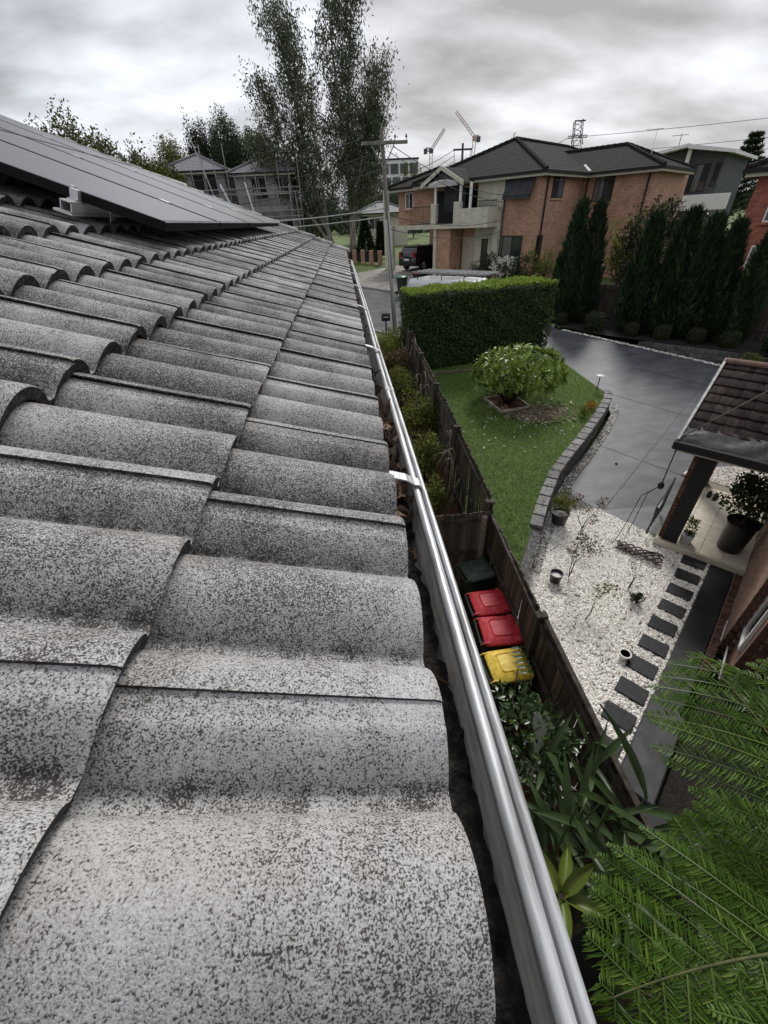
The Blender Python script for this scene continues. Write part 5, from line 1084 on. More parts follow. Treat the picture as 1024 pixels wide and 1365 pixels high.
# ------------------------------------------------------------------ roofs and house shells
def plane_courses(m, A, B, C, D, n, step=.016):
    """eave A-B up to ridge D-C in stepped courses"""
    A, B, C, D = (np.asarray(q, float) for q in (A, B, C, D)); N = np.cross(B-A, D-A); N = N/np.linalg.norm(N)
    if N[2] < 0: N = -N
    for i in range(n):
        a, b = A+(D-A)*i/n, B+(C-B)*i/n; a2, b2 = A+(D-A)*(i+1)/n, B+(C-B)*(i+1)/n
        m.add([a+N*step, b+N*step, b2+N*.004, a2+N*.004, a-N*.005, b-N*.005], [(0, 1, 2, 3), (4, 5, 1, 0)])
def hip_roof(t, u0, u1, w0, w1, z, pitch, mt, course=.33, capmat=None, name='roof'):
    du, dw = u1-u0, w1-w0; tp = math.tan(R_(pitch)); m = M(); cap = M()
    if du <= dw: r = du/2; R1, R2 = np.array([u0+r, w0+r, z+r*tp]), np.array([u0+r, w1-r, z+r*tp])
    else: r = dw/2; R1, R2 = np.array([u0+r, w0+r, z+r*tp]), np.array([u1-r, w0+r, z+r*tp])
    n = max(3, int(r/math.cos(R_(pitch))/course)); c = [(u0, w0, z), (u1, w0, z), (u1, w1, z), (u0, w1, z)]
    if du <= dw:
        plane_courses(m, c[0], c[1], R1, R1, n); plane_courses(m, c[1], c[2], R2, R1, n); plane_courses(m, c[2], c[3], R2, R2, n); plane_courses(m, c[3], c[0], R1, R2, n); hips = [(c[0], R1), (c[1], R1), (c[2], R2), (c[3], R2), (R1, R2)]
    else:
        plane_courses(m, c[0], c[1], R2, R1, n); plane_courses(m, c[1], c[2], R2, R2, n); plane_courses(m, c[2], c[3], R1, R2, n); plane_courses(m, c[3], c[0], R1, R1, n); hips = [(c[0], R1), (c[1], R2), (c[2], R2), (c[3], R1), (R1, R2)]
    m.poly([(q[0], q[1], z-.02) for q in c]); rf = m.build(name, mt, t)
    for a, b in hips:
        a, b = np.array(a), np.array(b); L = np.linalg.norm(b-a)
        if L < .3: continue
        k = int(L/.42)+1
        for i in range(k): p, q = a+(b-a)*i/k, a+(b-a)*(i+1.06)/k; cap.tube([p+np.array([0, 0, .05]), q+np.array([0, 0, .035])], [.12, .105], 7)
    cap.build('ridge_caps', capmat or mt, rf, kind='stuff')
    e = M()
    for x0, x1, y0, y1 in ((u0-.1, u0, w0-.1, w1+.1), (u1, u1+.1, w0-.1, w1+.1), (u0, u1, w0-.1, w0), (u0, u1, w1, w1+.1)): e.box(x0, x1, y0, y1, z-.14, z+.0)
    e.build('eave_gutter', MT['black'], rf); e = M(); o_ = .02
    for x0, x1, y0, y1 in ((u0+o_, u0+.06, w0+o_, w1-o_), (u1-.06, u1-o_, w0+o_, w1-o_), (u0+.06, u1-.06, w0+o_, w0+.06), (u0+.06, u1-.06, w1-.06, w1-o_)): e.box(x0, x1, y0, y1, z-.27, z-.142)
    e.build('eave_board', MT['cream'], rf); return rf
def window(t, kind, face, a0, a1, z0, z1, frame='white', depth=.0, bars=1, sill=None):
    """a window on a house face: face ('u', value, out-sign) spans w; face ('w', ...) spans u"""
    ax, val, sg = face
    def bx(m, p0, p1, q0, q1, zz0, zz1):
        lo, hi = sorted((val+sg*p0, val+sg*p1))
        m.box(lo, hi, q0, q1, zz0, zz1) if ax == 'u' else m.box(q0, q1, lo, hi, zz0, zz1)
    m = M(); f = .06; bx(m, -.02, .03, a0, a0+f, z0, z1); bx(m, -.02, .03, a1-f, a1, z0, z1); bx(m, -.02, .03, a0+f, a1-f, z0, z0+f); bx(m, -.02, .03, a0+f, a1-f, z1-f, z1)
    for i in range(bars): c = a0+(a1-a0)*(i+1)/(bars+1); bx(m, -.02, .028, c-.025, c+.025, z0+f, z1-f)
    wf = m.build('window', MT[frame], t)
    for i in range(bars+1):
        c0 = a0+(a1-a0)*i/(bars+1)+.03; c1 = a0+(a1-a0)*(i+1)/(bars+1)-.03; m = M(); bx(m, -.01, .012, c0, c1, z0+f, z1-f); m.build('pane', MT['glass_curtain' if i % 2 else 'glass'], wf)
    if sill: m = M(); bx(m, -.02, .09, a0-.08, a1+.08, z0-.10, z0); m.build('sill', MT[sill], wf)
    return wf
# ------------------------------------------------------------------ big brick house across the street
h = thing('brick_house', 'large two-storey orange brick house with brown tiled hip roofs and a balcony over the carport', 'house', (33, 20, -4), uv=True)
EZ = 1.98
m = M(); m.box(29.6, 47, 15, 17.34, -5, EZ); m.box(29.62, 38, 19.42, 20.45, -5, -.5); m.box(30.4, 38, 17.34, 24, -.5, EZ); m.box(30.5, 38, 24.0, 27.5, -.36, EZ); m.box(34.6, 38, 20.45, 27.5, -5, -.5); m.box(36, 44, 10.5, 14.996, -5.5, EZ)
m.box(28.25, 30.4, 20.6, 22.05, -5, -.5); m.box(30.4, 34.6, 21.8, 22.05, -5, -.5)
m.build('wall', MT['bwall'], h)
m = M(); m.box(29.58, 30.4, 17.342, 19.41, -5, EZ); m.build('rendered_wall', MT['render'], h)
m = M(); m.box(29.2, 29.58, 17.342, 17.75, -4.4, .2); m.build('rendered_pier', MT['render'], h)
hip_roof(h, 29.05, 48, 14.45, 24.8, EZ+.1, 23, MT['broof']); hip_roof(h, 29.9, 38.5, 22.4, 28.3, EZ+.08, 20, MT['broof'], name='side_roof'); hip_roof(h, 35.4, 43, 9.95, 22, EZ+.1, 22, MT['broof'], name='rear_roof')
m = M(); plane_courses(m, (27.8, 22.9, 1.85), (33.0, 22.9, 1.85), (33.0, 21.2, 2.72), (27.8, 21.2, 2.72), 6); plane_courses(m, (33.0, 19.45, 1.85), (27.8, 19.45, 1.85), (27.8, 21.2, 2.72), (33.0, 21.2, 2.72), 6); m.build('gable_roof', MT['broof'], h)
for w0, w1 in ((22.95, 21.2), (19.4, 21.2)):
    m = M(); m.loft([[(u, w_, z+dz) for u, dz in ((27.74, -.16), (27.80, -.16), (27.80, .08), (27.74, .08))] for w_, z in ((w0, 1.83), (w1, 2.72))]); m.build('barge_board', MT['cream'], h)
m = M(); m.poly([(27.95, 22.4, 1.85), (27.95, 20.0, 1.85), (27.95, 21.2, 2.5)]); m.build('gable_panel', MT['blind'], h)
m = M(); arch = [(27.93, 22.5, 1.72)]+[(27.93, 21.2+1.25*math.cos(a), 1.80+.28*math.sin(a)) for a in np.linspace(0, math.pi, 12)][::-1]+[(27.93, 19.9, 1.72)]; m.poly(arch); m.build('arch_band', MT['white'], h)
for w_, z0 in ((21.95, .8), (19.85, .85), (19.05, .4)):
    m = M(); m.bbox(28.12, 28.26, w_-.07, w_+.07, z0, 1.82, .01); m.build('porch_post', MT['white'], h)
m = M(); m.box(29.0, 29.03, 20.05, 21.8, .35, 1.72); m.build('sun_blind', MT['blind'], h)
m = M(); m.box(30.37, 30.39, 19.6, 23.6, -.34, 1.6); m.build('balcony_door', MT['dark'], h)
m = M(); m.box(27.95, 30.4, 17.45, 25.2, -.62, -.37); m.build('balcony_slab', MT['render'], h)
for a in ((27.98, 28.35, 19.75, 20.25, -.365, .85), (27.98, 28.3, 21.75, 22.2, -.365, .82), (27.98, 28.14, 17.5, 19.75, -.365, .46), (28.14, 29.55, 17.5, 17.66, -.365, .46)):
    m = M(); m.bbox(*a, .015); m.build('parapet', MT['render'], h)
def railing(u, w0, w1, z0, z1):
    m = M(); m.box(u-.02, u+.02, w0, w1, z1-.04, z1); m.box(u-.015, u+.015, w0, w1, z0+.06, z0+.09); rl_ = m.build('railing', MT['black'], h)
    for i in range(int((w1-w0)/.13)): m = M(); w_ = w0+.06+i*.13; m.box(u-.008, u+.008, w_-.008, w_+.008, z0+.09, z1-.04); m.build('baluster', MT['black'], rl_)
railing(28.1, 20.25, 21.75, -.37, .72); railing(28.1, 22.2, 24.3, -.37, .72); railing(29.3, 17.7, 19.2, .46, .85)
m = M(); m.bbox(28.1, 28.35, 21.75, 22.0, -3.6, -.62, .01); m.build('garage_post', MT['render'], h)
m = M(); m.bbox(29.0, 29.3, 26.9, 27.2, -3.6, -.36, .01); m.build('carport_post', MT['render'], h); m = M(); m.bbox(29.0, 29.35, 27.45, 27.8, -3.6, 1.9, .01); m.build('carport_post', MT['render'], h)
m = M(); m.box(29.60, 29.615, 19.45, 20.44, -3.9, -1.2); m.build('garage_door', MT['garage'], h)
m = M(); m.box(29.4, 30.5, 25.2, 27.6, -.60, -.37); m.build('carport_slab', MT['render'], h)
window(h, 'w', ('u', 29.6, -1), 15.55, 16.95, .85, 1.9, 'black', bars=1, sill='bwall')
m = M(); m.loft([[(29.57, w_, 1.93), (29.55, w_, 1.96), (28.95, w_, .98), (28.98, w_, .92)] for w_ in (15.3, 17.15)]); m.build('awning', MT['blind'], h)
m = M(); m.box(28.93, 28.98, 15.3, 17.15, .78, .93); m.build('awning_valance', MT['blind'], h)
window(h, 'w', ('u', 29.6, -1), 15.7, 17.2, -2.9, -1.15, 'black', bars=1); window(h, 'w', ('u', 29.58, -1), 18.3, 18.8, -3.1, -1.3, 'black', bars=0)
window(h, 'w', ('w', 15.0, -1), 31.3, 32.9, .75, 1.9, 'black', bars=1, sill='bwall'); window(h, 'w', ('w', 15.0, -1), 30.2, 31.0, -2.9, -1.2, 'black', bars=0); window(h, 'w', ('u', 36, -1), 12.9, 14.2, .45, 1.9, 'black', bars=1, sill='bwall')
window(h, 'w', ('u', 30.5, -1), 25.95, 26.75, .68, 1.72, 'white', bars=1, sill='bwall')
m = M(); m.box(34.57, 34.59, 25.9, 26.6, -3.4, -1.3); m.build('door', MT['dark'], h)
for u, w_, z0 in ((29.52, 17.31, -4.4), (30.5, 14.93, -4.6), (35.92, 14.7, -4.6), (35.92, 10.8, -4.6)): m = M(); m.tube([(u, w_, z0), (u, w_, EZ-.05)], .05, 7); m.build('downpipe', MT['greypipe'] if w_ > 17 else MT['black'], h)
m = M(); m.tube([(35, 20.3, 4.1), (35, 20.3, 4.7), (35.2, 20.3, 4.75)], .05, 6); m.build('roof_vent', MT['white'], h)
m = M(); m.loft([[(35.35, 14.4, 2.15), (35.35, 14.55, 2.15), (35.4, 14.55, 2.2), (35.4, 14.4, 2.2)], [(36.2, 15.2, 2.55), (36.2, 15.32, 2.55), (36.25, 15.32, 2.6), (36.25, 15.2, 2.6)]]); m.build('valley_flashing', MT['fascia'], h)
m = M(); m.tube([(40, 12.3, 2.9), (40, 12.3, 4.35)], .02, 5); m.tube([(40, 11.9, 4.28), (40, 13.0, 4.33)], .015, 4)
for i in range(5): m.tube([(39.8, 12.0+i*.2, 4.3), (40.2, 12.0+i*.2, 4.3)], .01, 4)
m.build('tv_antenna', MT['chrome'], h)
# low front fence of brick piers, plants at the house front
t = thing('front_fence', 'low brick pier fence in front of the cream wall of the big brick house', 'fence', (27.3, 17.5, -4), uv=True)
for w_ in (20.4, 19.0, 17.6, 16.2):
    z = float(H(0, uvw(27.3, -w_)[1])); m = M(); m.bbox(27.15, 27.45, w_-.15, w_+.15, z-.1, z+.75, .015); m.build('pier', MT['bwall'], t)
m = M(); z = float(H(0, uvw(27.3, -17)[1])); m.box(27.22, 27.38, 16.35, 20.2, z-.1, z+.3); m.build('wall', MT['bwall'], t)
def uvbase(u, w_): p = uvw(u, -w_); return (p[0], p[1], float(H(p[0], p[1])))
shrub('front_shrub', 'large dark spreading shrub in front of the cream wall and lower windows', uvbase(27.6, 16.9), 1.25, 2.2, 'l_photinia', 2200, .13, stems=7)
shrub('front_shrub', 'dark clipped shrub beside the cream garage door', uvbase(27.6, 19.3), .6, 1.0, 'l_dark', 500, .12)
ws = shrub('white_flower_bush', 'rounded bush covered in white flowers left of the cypress trees', uvbase(26.6, 15.1), .9, 1.75, 'l_dark', 900, .12)
b_ = uvbase(26.6, 15.1); m = M(); cloud(m, 420, (b_[0]-.15, b_[1]-.3, b_[2]+1.35), (.85, .8, .7), .13, .9, 40, .2, .8); m.build('flowers', MT['petal'], ws, kind='stuff')
shrub('front_shrub', 'green bush against the brick wall next to the first cypress', uvbase(26.4, 12.8), 1.2, 2.8, 'l_olive', 1800, .13, stems=6)
shrub('front_shrub', 'tall dull green bush between the white flowers and the first cypress', uvbase(25.6, 13.6), .8, 2.3, 'l_dark', 1300, .12, stems=6)
# ------------------------------------------------------------------ vehicles
def wheel(t, x, y, z, r, wd, ax='y'):
    m = M(); rings = []
    for o_, q in ((-wd/2, r*.66), (-wd/2, r*.93), (-wd/2+.03, r), (wd/2-.03, r), (wd/2, r*.93), (wd/2, r*.66)): rings.append([(x+q*math.cos(a), y+o_, z+q*math.sin(a)) for a in np.arange(20)*math.pi/10])
    m.loft(rings); wh = m.build('wheel', MT['rubber'], t, True); m = M()
    for sg in (-1, 1):
        m.loft([[(x+r*q*math.cos(a), y+sg*(wd/2+o_), z+r*q*math.sin(a)) for a in np.arange(20)*math.pi/10] for q, o_ in ((.66, 0), (.60, .012), (.55, -.02), (.01, -.01))], (False, True))
        for k in range(5): a = k*1.257; m.tube([(x+.1*r*math.cos(a), y+sg*(wd/2+.01), z+.1*r*math.sin(a)), (x+.6*r*math.cos(a), y+sg*(wd/2+.012), z+.6*r*math.sin(a))], .03, 4)
    m.build('rim', MT['chrome'], wh)
def car_ring(x, hw, z0, z1, r=.12):
    return [(x, y, z) for x, y, z in [(x, hw-.04, z0), (x, hw, z0+r), (x, hw, z1-r), (x, hw-r*.7, z1), (x, -hw+r*.7, z1), (x, -hw, z1-r), (x, -hw, z0+r), (x, -hw+.04, z0)]]
t = thing('suv', 'blue-black SUV parked in the carport of the big brick house, tail towards the street', 'car', (0, 0, 0)); ORG[t.name] = np.zeros(3)
m = M(); m.loft([car_ring(*a) for a in ((-2.42, .80, .45, .95), (-2.36, .90, .34, 1.08), (-1.6, .95, .27, 1.10), (0, .965, .26, 1.06), (1.2, .955, .26, 1.02), (1.75, .93, .27, .98), (2.25, .86, .32, .88), (2.42, .72, .40, .72))]); smoothing(m.build('body', MT['carpaint'], t), 50)
m = M(); m.loft([[(x, y, z) for x, y in ((x0, -hw), (x1, -hw), (x1, hw), (x0, hw))] for x0, x1, hw, z in ((-2.32, 1.05, .90, 1.06), (-2.05, .35, .76, 1.56), (-1.9, .1, .66, 1.66))]); smoothing(m.build('cabin', MT['carpaint'], t), 25)
def side_glass(pts, s_): m = M(); m.loft([[(x, s_*(y+o_), z) for x, y, z in pts] for o_ in (0, .012)]); return m
for s_ in (-1, 1):
    for a in (((-2.0, .885, 1.12), (-1.45, .885, 1.12), (-1.40, .79, 1.52), (-1.80, .79, 1.50)), ((-1.38, .885, 1.12), (-.42, .885, 1.12), (-.42, .79, 1.54), (-1.32, .79, 1.53)), ((-.36, .885, 1.12), (.72, .885, 1.10), (.22, .80, 1.51), (-.36, .79, 1.54))): side_glass(a, s_).build('side_window', MT['glass'], t)
    m = M(); m.box(-2.44, -2.30, s_*.72-.10, s_*.72+.10, .92, 1.30); m.build('tail_light', MT['redlamp'], t)
    m = M(); m.box(2.30, 2.40, s_*.62-.14, s_*.62+.14, .66, .78); m.build('headlight', MT['chrome'], t)
    m = M(); m.tube([(-1.85, s_*.66, 1.70), (.0, s_*.66, 1.70)], .022, 5); m.build('roof_rail', MT['chrome'], t)
    m = M(); m.bbox(.55, .72, s_*1.02-.09, s_*1.02+.09, 1.06, 1.20, .02); m.build('mirror', MT['carpaint'], t)
    for x in (-1.45, 1.5): wheel(t, x, s_*.84, .36, .36, .24)
m = M(); m.loft([[(-2.30, -.74, 1.14), (-2.30, .74, 1.14), (-2.09, .62, 1.50), (-2.09, -.62, 1.50)], [(-2.33, -.74, 1.14), (-2.33, .74, 1.14), (-2.12, .62, 1.50), (-2.12, -.62, 1.50)]]); m.build('rear_window', MT['glass'], t)
m = M(); m.box(-2.45, -2.40, -.26, .26, .72, .84); m.build('number_plate', MT['white'], t); m = M(); m.bbox(-2.46, -2.30, -.86, .86, .42, .60, .03); m.build('bumper', MT['rubber'], t)
c = uvw(31.4, -25.35); t.location = (c[0], c[1], float(H(c[0], c[1]))+.05); t.rotation_euler = (0, 0, UVA)
t = thing('van', 'white work van with ladders on its roof parked on the street behind the hedge', 'van', (0, 0, 0)); ORG[t.name] = np.zeros(3)
def vr(x, hw, z0, z1, r): return car_ring(x, hw, z0, z1, r)
m = M(); m.loft([vr(*a) for a in ((-2.5, .88, .45, 1.9, .2), (-2.42, .94, .34, 2.0, .2), (0, .95, .32, 2.04, .22), (1.1, .95, .32, 2.02, .22), (1.5, .94, .32, 1.75, .2), (2.0, .92, .32, 1.18, .15), (2.5, .86, .36, 1.0, .15), (2.62, .75, .42, .8, .1))]); smoothing(m.build('body', MT['vanwhite'], t), 45)
for s_ in (-1, 1):
    side_glass(((.55, .945, 1.2), (1.55, .94, 1.18), (1.25, .90, 1.72), (.55, .91, 1.76)), s_).build('side_window', MT['glass'], t)
    for x in (-1.5, 1.75): wheel(t, x, s_*.84, .34, .34, .22)
    m = M(); m.box(2.45, 2.6, s_*.62-.15, s_*.62+.15, .72, .9); m.build('headlight', MT['chrome'], t); m = M(); m.box(-2.53, -2.44, s_*.8-.07, s_*.8+.07, .9, 1.5); m.build('tail_light', MT['redlamp'], t)
m = M(); m.loft([[(1.36, -.80, 1.80), (1.36, .80, 1.80), (1.95, .84, 1.2), (1.95, -.84, 1.2)], [(1.39, -.80, 1.83), (1.39, .80, 1.83), (1.98, .84, 1.23), (1.98, -.84, 1.23)]]); m.build('windscreen', MT['glass'], t)
for x in (-1.9, -.4, .9):
    m = M(); m.tube([(x, -.8, 1.98), (x, -.8, 2.22), (x, .8, 2.22), (x, .8, 1.98)], .025, 5); m.build('rack_bar', MT['black'], t)
c = uvw(18.9, -13.2); VZ = float(H(c[0], c[1]))+.02; t.location = (c[0], c[1], VZ); t.rotation_euler = (0, 0, UVA-math.pi/2)
for k, y in enumerate((-.42, .05, .5)):
    L = thing('ladder', ['aluminium ladder on the van roof, on the side nearest the hedge', 'aluminium ladder in the middle of the van roof rack', 'aluminium ladder on the far side of the van roof rack'][k], 'ladder', (0, 0, 0), group='ladders on the van'); ORG[L.name] = np.zeros(3)
    for s_ in (-1, 1): m = M(); m.bbox(-2.4, 1.9, y+s_*.17-.018, y+s_*.17+.018, 2.25, 2.33, .006); m.build('stile', MT['scaff'], L)
    for i in range(15): m = M(); m.tube([(-2.3+i*.29, y-.15, 2.29), (-2.3+i*.29, y+.15, 2.29)], .017, 5); m.build('rung', MT['alu'], L)
    L.location = t.location; L.rotation_euler = t.rotation_euler
# kerbside bins
for lab, (x, y), lm in (('small dark wheelie bin with a bright green lid on the kerb', (3.62, 29.6), 'lidgreen'), ('kerbside bin with a red lid behind the hedge beside the van', (4.85, 30.7), 'lidr'), ('kerbside bin with a green lid behind the hedge beside the red one', (5.55, 31.0), 'lidgreen')):
    if lm == 'lidgreen' and lm not in MT: MT[lm] = mat('bright_green_lid', (.03, .16, .08), (.04, .22, .11), 6, .4)
    make_bin(MT[lm], lab, x, y, UVA, .58, .55).location.z = float(H(x, y))+.13
    bpy.context.scene.objects[-1]
for o in COL.objects:
    if o.name.startswith('wheelie_bin') and 'kerb' in o['label']: o['group'] = 'kerbside bins'
# ------------------------------------------------------------------ cypress row, box balls, rear fence
cyp = M(); n = 4200; a = RNG.random(n)*6.283; zz = RNG.random(n)**.85; prof = .62*np.minimum(1, (1.02-zz)*1.5)**.8*np.minimum(1, .55+zz*2); rr = prof*(.55+.5*RNG.random(n))*(1+.25*np.sin(a*5+zz*9))
P = np.stack([rr*np.cos(a), rr*np.sin(a), zz*5.0], 1); D = np.stack([np.cos(a)*.35, np.sin(a)*.35, np.ones(n)], 1)+RNG.normal(size=(n, 3))*.22; cyp.add(*leaf_arrays(P, D, np.stack([np.cos(a), np.sin(a), np.full(n, .3)], 1)+RNG.normal(size=(n, 3))*.4, RNG.uniform(.28, .55, n), RNG.uniform(.06, .12, n), .05))
cyp2 = M(); n = 700; a = RNG.random(n)*6.283; zz = RNG.random(n); P = np.stack([.3*np.cos(a)*(1-zz*.7), .3*np.sin(a)*(1-zz*.7), zz*4.6], 1); cyp2.add(*leaf_arrays(P, np.stack([np.zeros(n), np.zeros(n), np.ones(n)], 1)+RNG.normal(size=(n, 3))*.3, rdir(n), np.full(n, .5), np.full(n, .3)))
cydat, cydat2 = cyp.data('crown', MT['l_cyp']), cyp2.data('inner_crown', MT['l_core'])
trk = M(); trk.tube([(0, 0, -.3), (0, 0, 2.5)], [.07, .03], 6); trkd = trk.data('trunk', MT['darkbark'])
CY = [(9.3, 22.35, .97, 'first cypress, standing alone at the hedge end of the row'), (8.35, 22.6, .95, 'second cypress, just past the lone first one'), (5.9, 22.4, .86, 'third cypress, after the gap with the reddish tree'), (4.9, 22.5, .88, 'fourth cypress, in the middle of the row'), (3.95, 22.4, .84, 'fifth cypress from the hedge end of the row'), (3.0, 22.5, .80, 'sixth cypress from the hedge end of the row'), (2.05, 22.4, .74, 'last cypress, next to the red brick house')]
for k, (w_, u, s_, lab) in enumerate(CY):
    p = uvw(u, -w_); t = thing('cypress_tree', lab+', dark and columnar', 'cypress', (p[0], p[1], -4.72), group='row of cypress trees'); t.rotation_euler = (0, R_(2), k*1.7); t.scale = (s_*(1.15 if k > 1 else 1), s_*(1.15 if k > 1 else 1), s_)
    for nm, me in (('trunk', trkd), ('crown', cydat), ('inner_crown', cydat2)): o = bpy.data.objects.new(nm, me); COL.objects.link(o); o.parent = t
bb = M(); n = 1500; d = rdir(n); cu = d/np.max(np.abs(d), axis=1, keepdims=True)*.5+d*.5; bb.add(*leaf_arrays(cu*.36+np.array([0, 0, .4]), rdir(n), d+rdir(n)*.5, RNG.uniform(.05, .09, n), RNG.uniform(.03, .05, n))); bbd = bb.data('foliage', MT['l_box'])
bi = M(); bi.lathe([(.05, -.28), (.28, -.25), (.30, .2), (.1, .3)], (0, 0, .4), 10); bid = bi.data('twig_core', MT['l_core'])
BB = [(8.85, .75, 'first clipped box ball, at the foot of the lone cypress'), (7.25, 1.15, 'large clipped box cube in the gap of the cypress row'), (5.6, .75, 'small box ball at the foot of the third cypress'), (4.35, .8, 'small box ball below the fourth cypress'), (3.1, .8, 'small box ball below the fifth cypress'), (1.95, .85, 'box ball above the step of the block wall'), (.45, 1.25, 'large box cube at the red-house end of the cypress row')]
for w_, s_, lab in BB:
    p = uvw(21.75, -w_); t = thing('box_ball', lab, 'shrub', (p[0], p[1], -4.70+(.1 if w_ > 8 else 0)), group='clipped box plants below the cypresses'); t.rotation_euler = (0, 0, UVA); t.scale = (s_, s_, s_*.95)
    for nm, me in (('foliage', bbd), ('twig_core', bid)): o = bpy.data.objects.new(nm, me); COL.objects.link(o); o.parent = t
p = uvw(20.9, -.9); shrub('wall_plant', 'light green bush growing at the foot of the block wall', (p[0], p[1], float(H(p[0], p[1]))+.03), .38, .75, 'l_olive', 500, .08)
t = thing('rear_fence', 'dark timber paling fence behind the cypress trees', 'fence', (23.6, 4, -4.7), uv=True)
pl2 = M(); pl2.box(-.01, .01, -.07, .07, -1.75, 0); pl2d = pl2.data('paling', MT['paling'])
for i in range(105): piece('paling', pl2d, t, (23.6+(.012 if i % 2 else 0), -5+i*.142, -2.95+random.uniform(-.02, .02)))
for z in (-3.15, -4.3): m = M(); m.box(23.55, 23.588, -5, 9.9, z-.04, z+.04); m.build('rail', MT['post'], t)
tree('photinia_tree', 'reddish-brown leafy tree rising behind the gap between the cypresses', 'tree', uvbase(24.6, 7.1), 5.1, 1.05, 'l_photinia', 'darkbark', 3200, .16, crown0=.15, clumps=60, trunk_r=.08)
TB = 'trees behind the cypress row'
for lab, u, w_, hh, rd, lm in (('dense dark tree behind the cypresses below the grey modern house', 33, 8.6, 4.6, 1.6, 'l_dark'), ('bushy green tree in front of the white parapet of the modern house', 34, 6.8, 4.3, 1.5, 'l_gloss'), ('brownish tree beside the red brick house behind the cypresses', 33.5, 4.9, 4.3, 1.5, 'l_photinia'), ('low dark tree between the big brick house and the cypresses', 31, 9.6, 3.9, 1.3, 'l_olive'), ('dark tree close behind the last cypresses', 29, 5.9, 3.6, 1.4, 'l_dark')):
    tree('background_tree', lab, 'tree', uvbase(u, w_), hh, rd, lm, 'darkbark', 3000, .17, TB, .12, 50, trunk_r=.1)
# ------------------------------------------------------------------ red brick house at the right
h = thing('brick_house', 'red brick house with white-framed windows at the end of the cypress row', 'house', (27, 0, -4.5), uv=True)
m = M(); m.box(26.7, 36, -10, 3.75, -5.2, 1.0); m.build('wall', MT['rwall'], h)
hip_roof(h, 26.2, 36.5, -10.5, 4.2, 1.12, 22, MT['broof'], capmat=MT['broof'])
for z0, z1 in ((-.72, .75), (-3.0, -1.55)):
    window(h, 'w', ('u', 26.7, -1), 1.2, 3.05, z0, z1, 'white', bars=1, sill='rwall'); window(h, 'w', ('u', 26.7, -1), -2.6, -.8, z0, z1, 'white', bars=1, sill='rwall')
m = M(); m.bbox(25.2, 25.5, -3, 3.6, -4.4, -3.35, .015); m.bbox(25.5, 26.7, 3.35, 3.6, -4.4, -3.35, .015); m.build('terrace_wall', MT['rwall'], h)
m = M(); m.bbox(25.15, 25.55, -3.05, 3.65, -3.35, -3.27, .01); m.build('terrace_coping', MT['cream'], h); m = M(); m.bbox(24.2, 25.2, -3, 3.9, -4.3, -3.85, .01); m.build('terrace_step', MT['concrete'], h)
t = thing('pot_plant', 'dark pot plant on the terrace wall of the red brick house', 'potted plant', (25.35, 2.6, -3.27), uv=True); m = M(); m.lathe([(.12, 0), (.18, .3), (.2, .32), (.17, .32)], (25.35, 2.6, -3.27), 12); m.build('pot', MT['terracotta'], t); m = M(); cloud(m, 350, (25.35, 2.6, -2.6), (.4, .4, .4), .12, .5, 18); m.build('foliage', MT['l_dark'], t)
# ------------------------------------------------------------------ grey modern house
h = thing('modern_house', 'dark grey clad modern house with a white edged flat roof and white parapet', 'house', (54, 13, -3), uv=True)
m = M(); m.box(53.6, 64, 10.4, 18.5, -4, 3.3); m.build('wall', MT['mwall'], h)
m = M(); m.loft([[(u, 18.9, 3.45), (u, 13.3, 4.15), (u, 13.3, 4.40), (u, 18.9, 3.62)] for u in (52.6, 64)]); m.build('roof', MT['white'], h); m = M(); m.loft([[(u, 13.28, 4.05), (u, 9.7, 3.42), (u, 9.7, 3.64), (u, 13.28, 4.33)] for u in (52.5, 64)]); m.build('roof_wing', MT['white'], h)
m = M(); m.loft([[(u, 18.5, 3.3), (u, 10.4, 3.3), (u, 10.4, 3.5), (u, 13.3, 4.05), (u, 18.5, 3.46)] for u in (53.62, 63.9)]); m.build('gable', MT['mwall'], h)
m = M(); m.bbox(53.1, 53.45, 13.05, 13.35, .4, 4.05, .02); m.build('fin', MT['white'], h); m = M(); m.box(53.4, 53.59, 13.4, 14.2, .8, 2.9); m.build('glass_balustrade', MT['wirepale'], h)
window(h, 'w', ('u', 53.6, -1), 14.4, 16.2, 1.0, 3.0, 'black', bars=3); window(h, 'w', ('u', 53.6, -1), 11.3, 12.9, .95, 2.95, 'black', bars=2); window(h, 'w', ('u', 53.6, -1), 10.55, 10.95, 1.3, 2.9, 'black', bars=0)
for i, c in enumerate((14.62, 15.08, 15.53)): m = M(); m.box(53.555, 53.565, c, c+.3, 1.12, 2.9); m.build('curtain', MT['white'], h)
m = M(); m.bbox(52.6, 53.0, 9.0, 17.3, -.4, .75, .02); m.bbox(52.5, 53.1, 16.0, 17.0, .76, 1.35, .02); m.build('parapet', MT['white'], h)
m = M(); m.tube([(56, 15, 4.1), (56, 15, 5.4)], .03, 4); m.tube([(56, 14.4, 5.3), (56, 15.8, 5.35)], .02, 4); m.build('tv_antenna', MT['lattice'], h)
t = thing('norfolk_pine', 'spiky dark pine with layered drooping branches beside the modern house', 'pine tree', (44.0, 53.5, -3)); m = M(); m.tube([(44, 53.5, -3), (44, 53.5, 6.0)], [.25, .05], 6); m.build('trunk', MT['darkbark'], t); m = M()
for k in range(12):
    z = -.5+k*.55; L = 2.6*(1-k/13)
    for j in range(9):
        a = j*.698+k*.4; q = np.linspace(.1, 1, 14)[:, None]; d = np.array([math.cos(a), math.sin(a), .28]); P = np.array([44, 53.5, z])+d*L*q; m.add(*leaf_arrays(np.repeat(P, 3, 0), np.tile(d, (42, 1))+RNG.normal(size=(42, 3))*.5, rdir(42, 1), np.full(42, .45), np.full(42, .12)))
m.build('crown', MT['l_dark'], t)
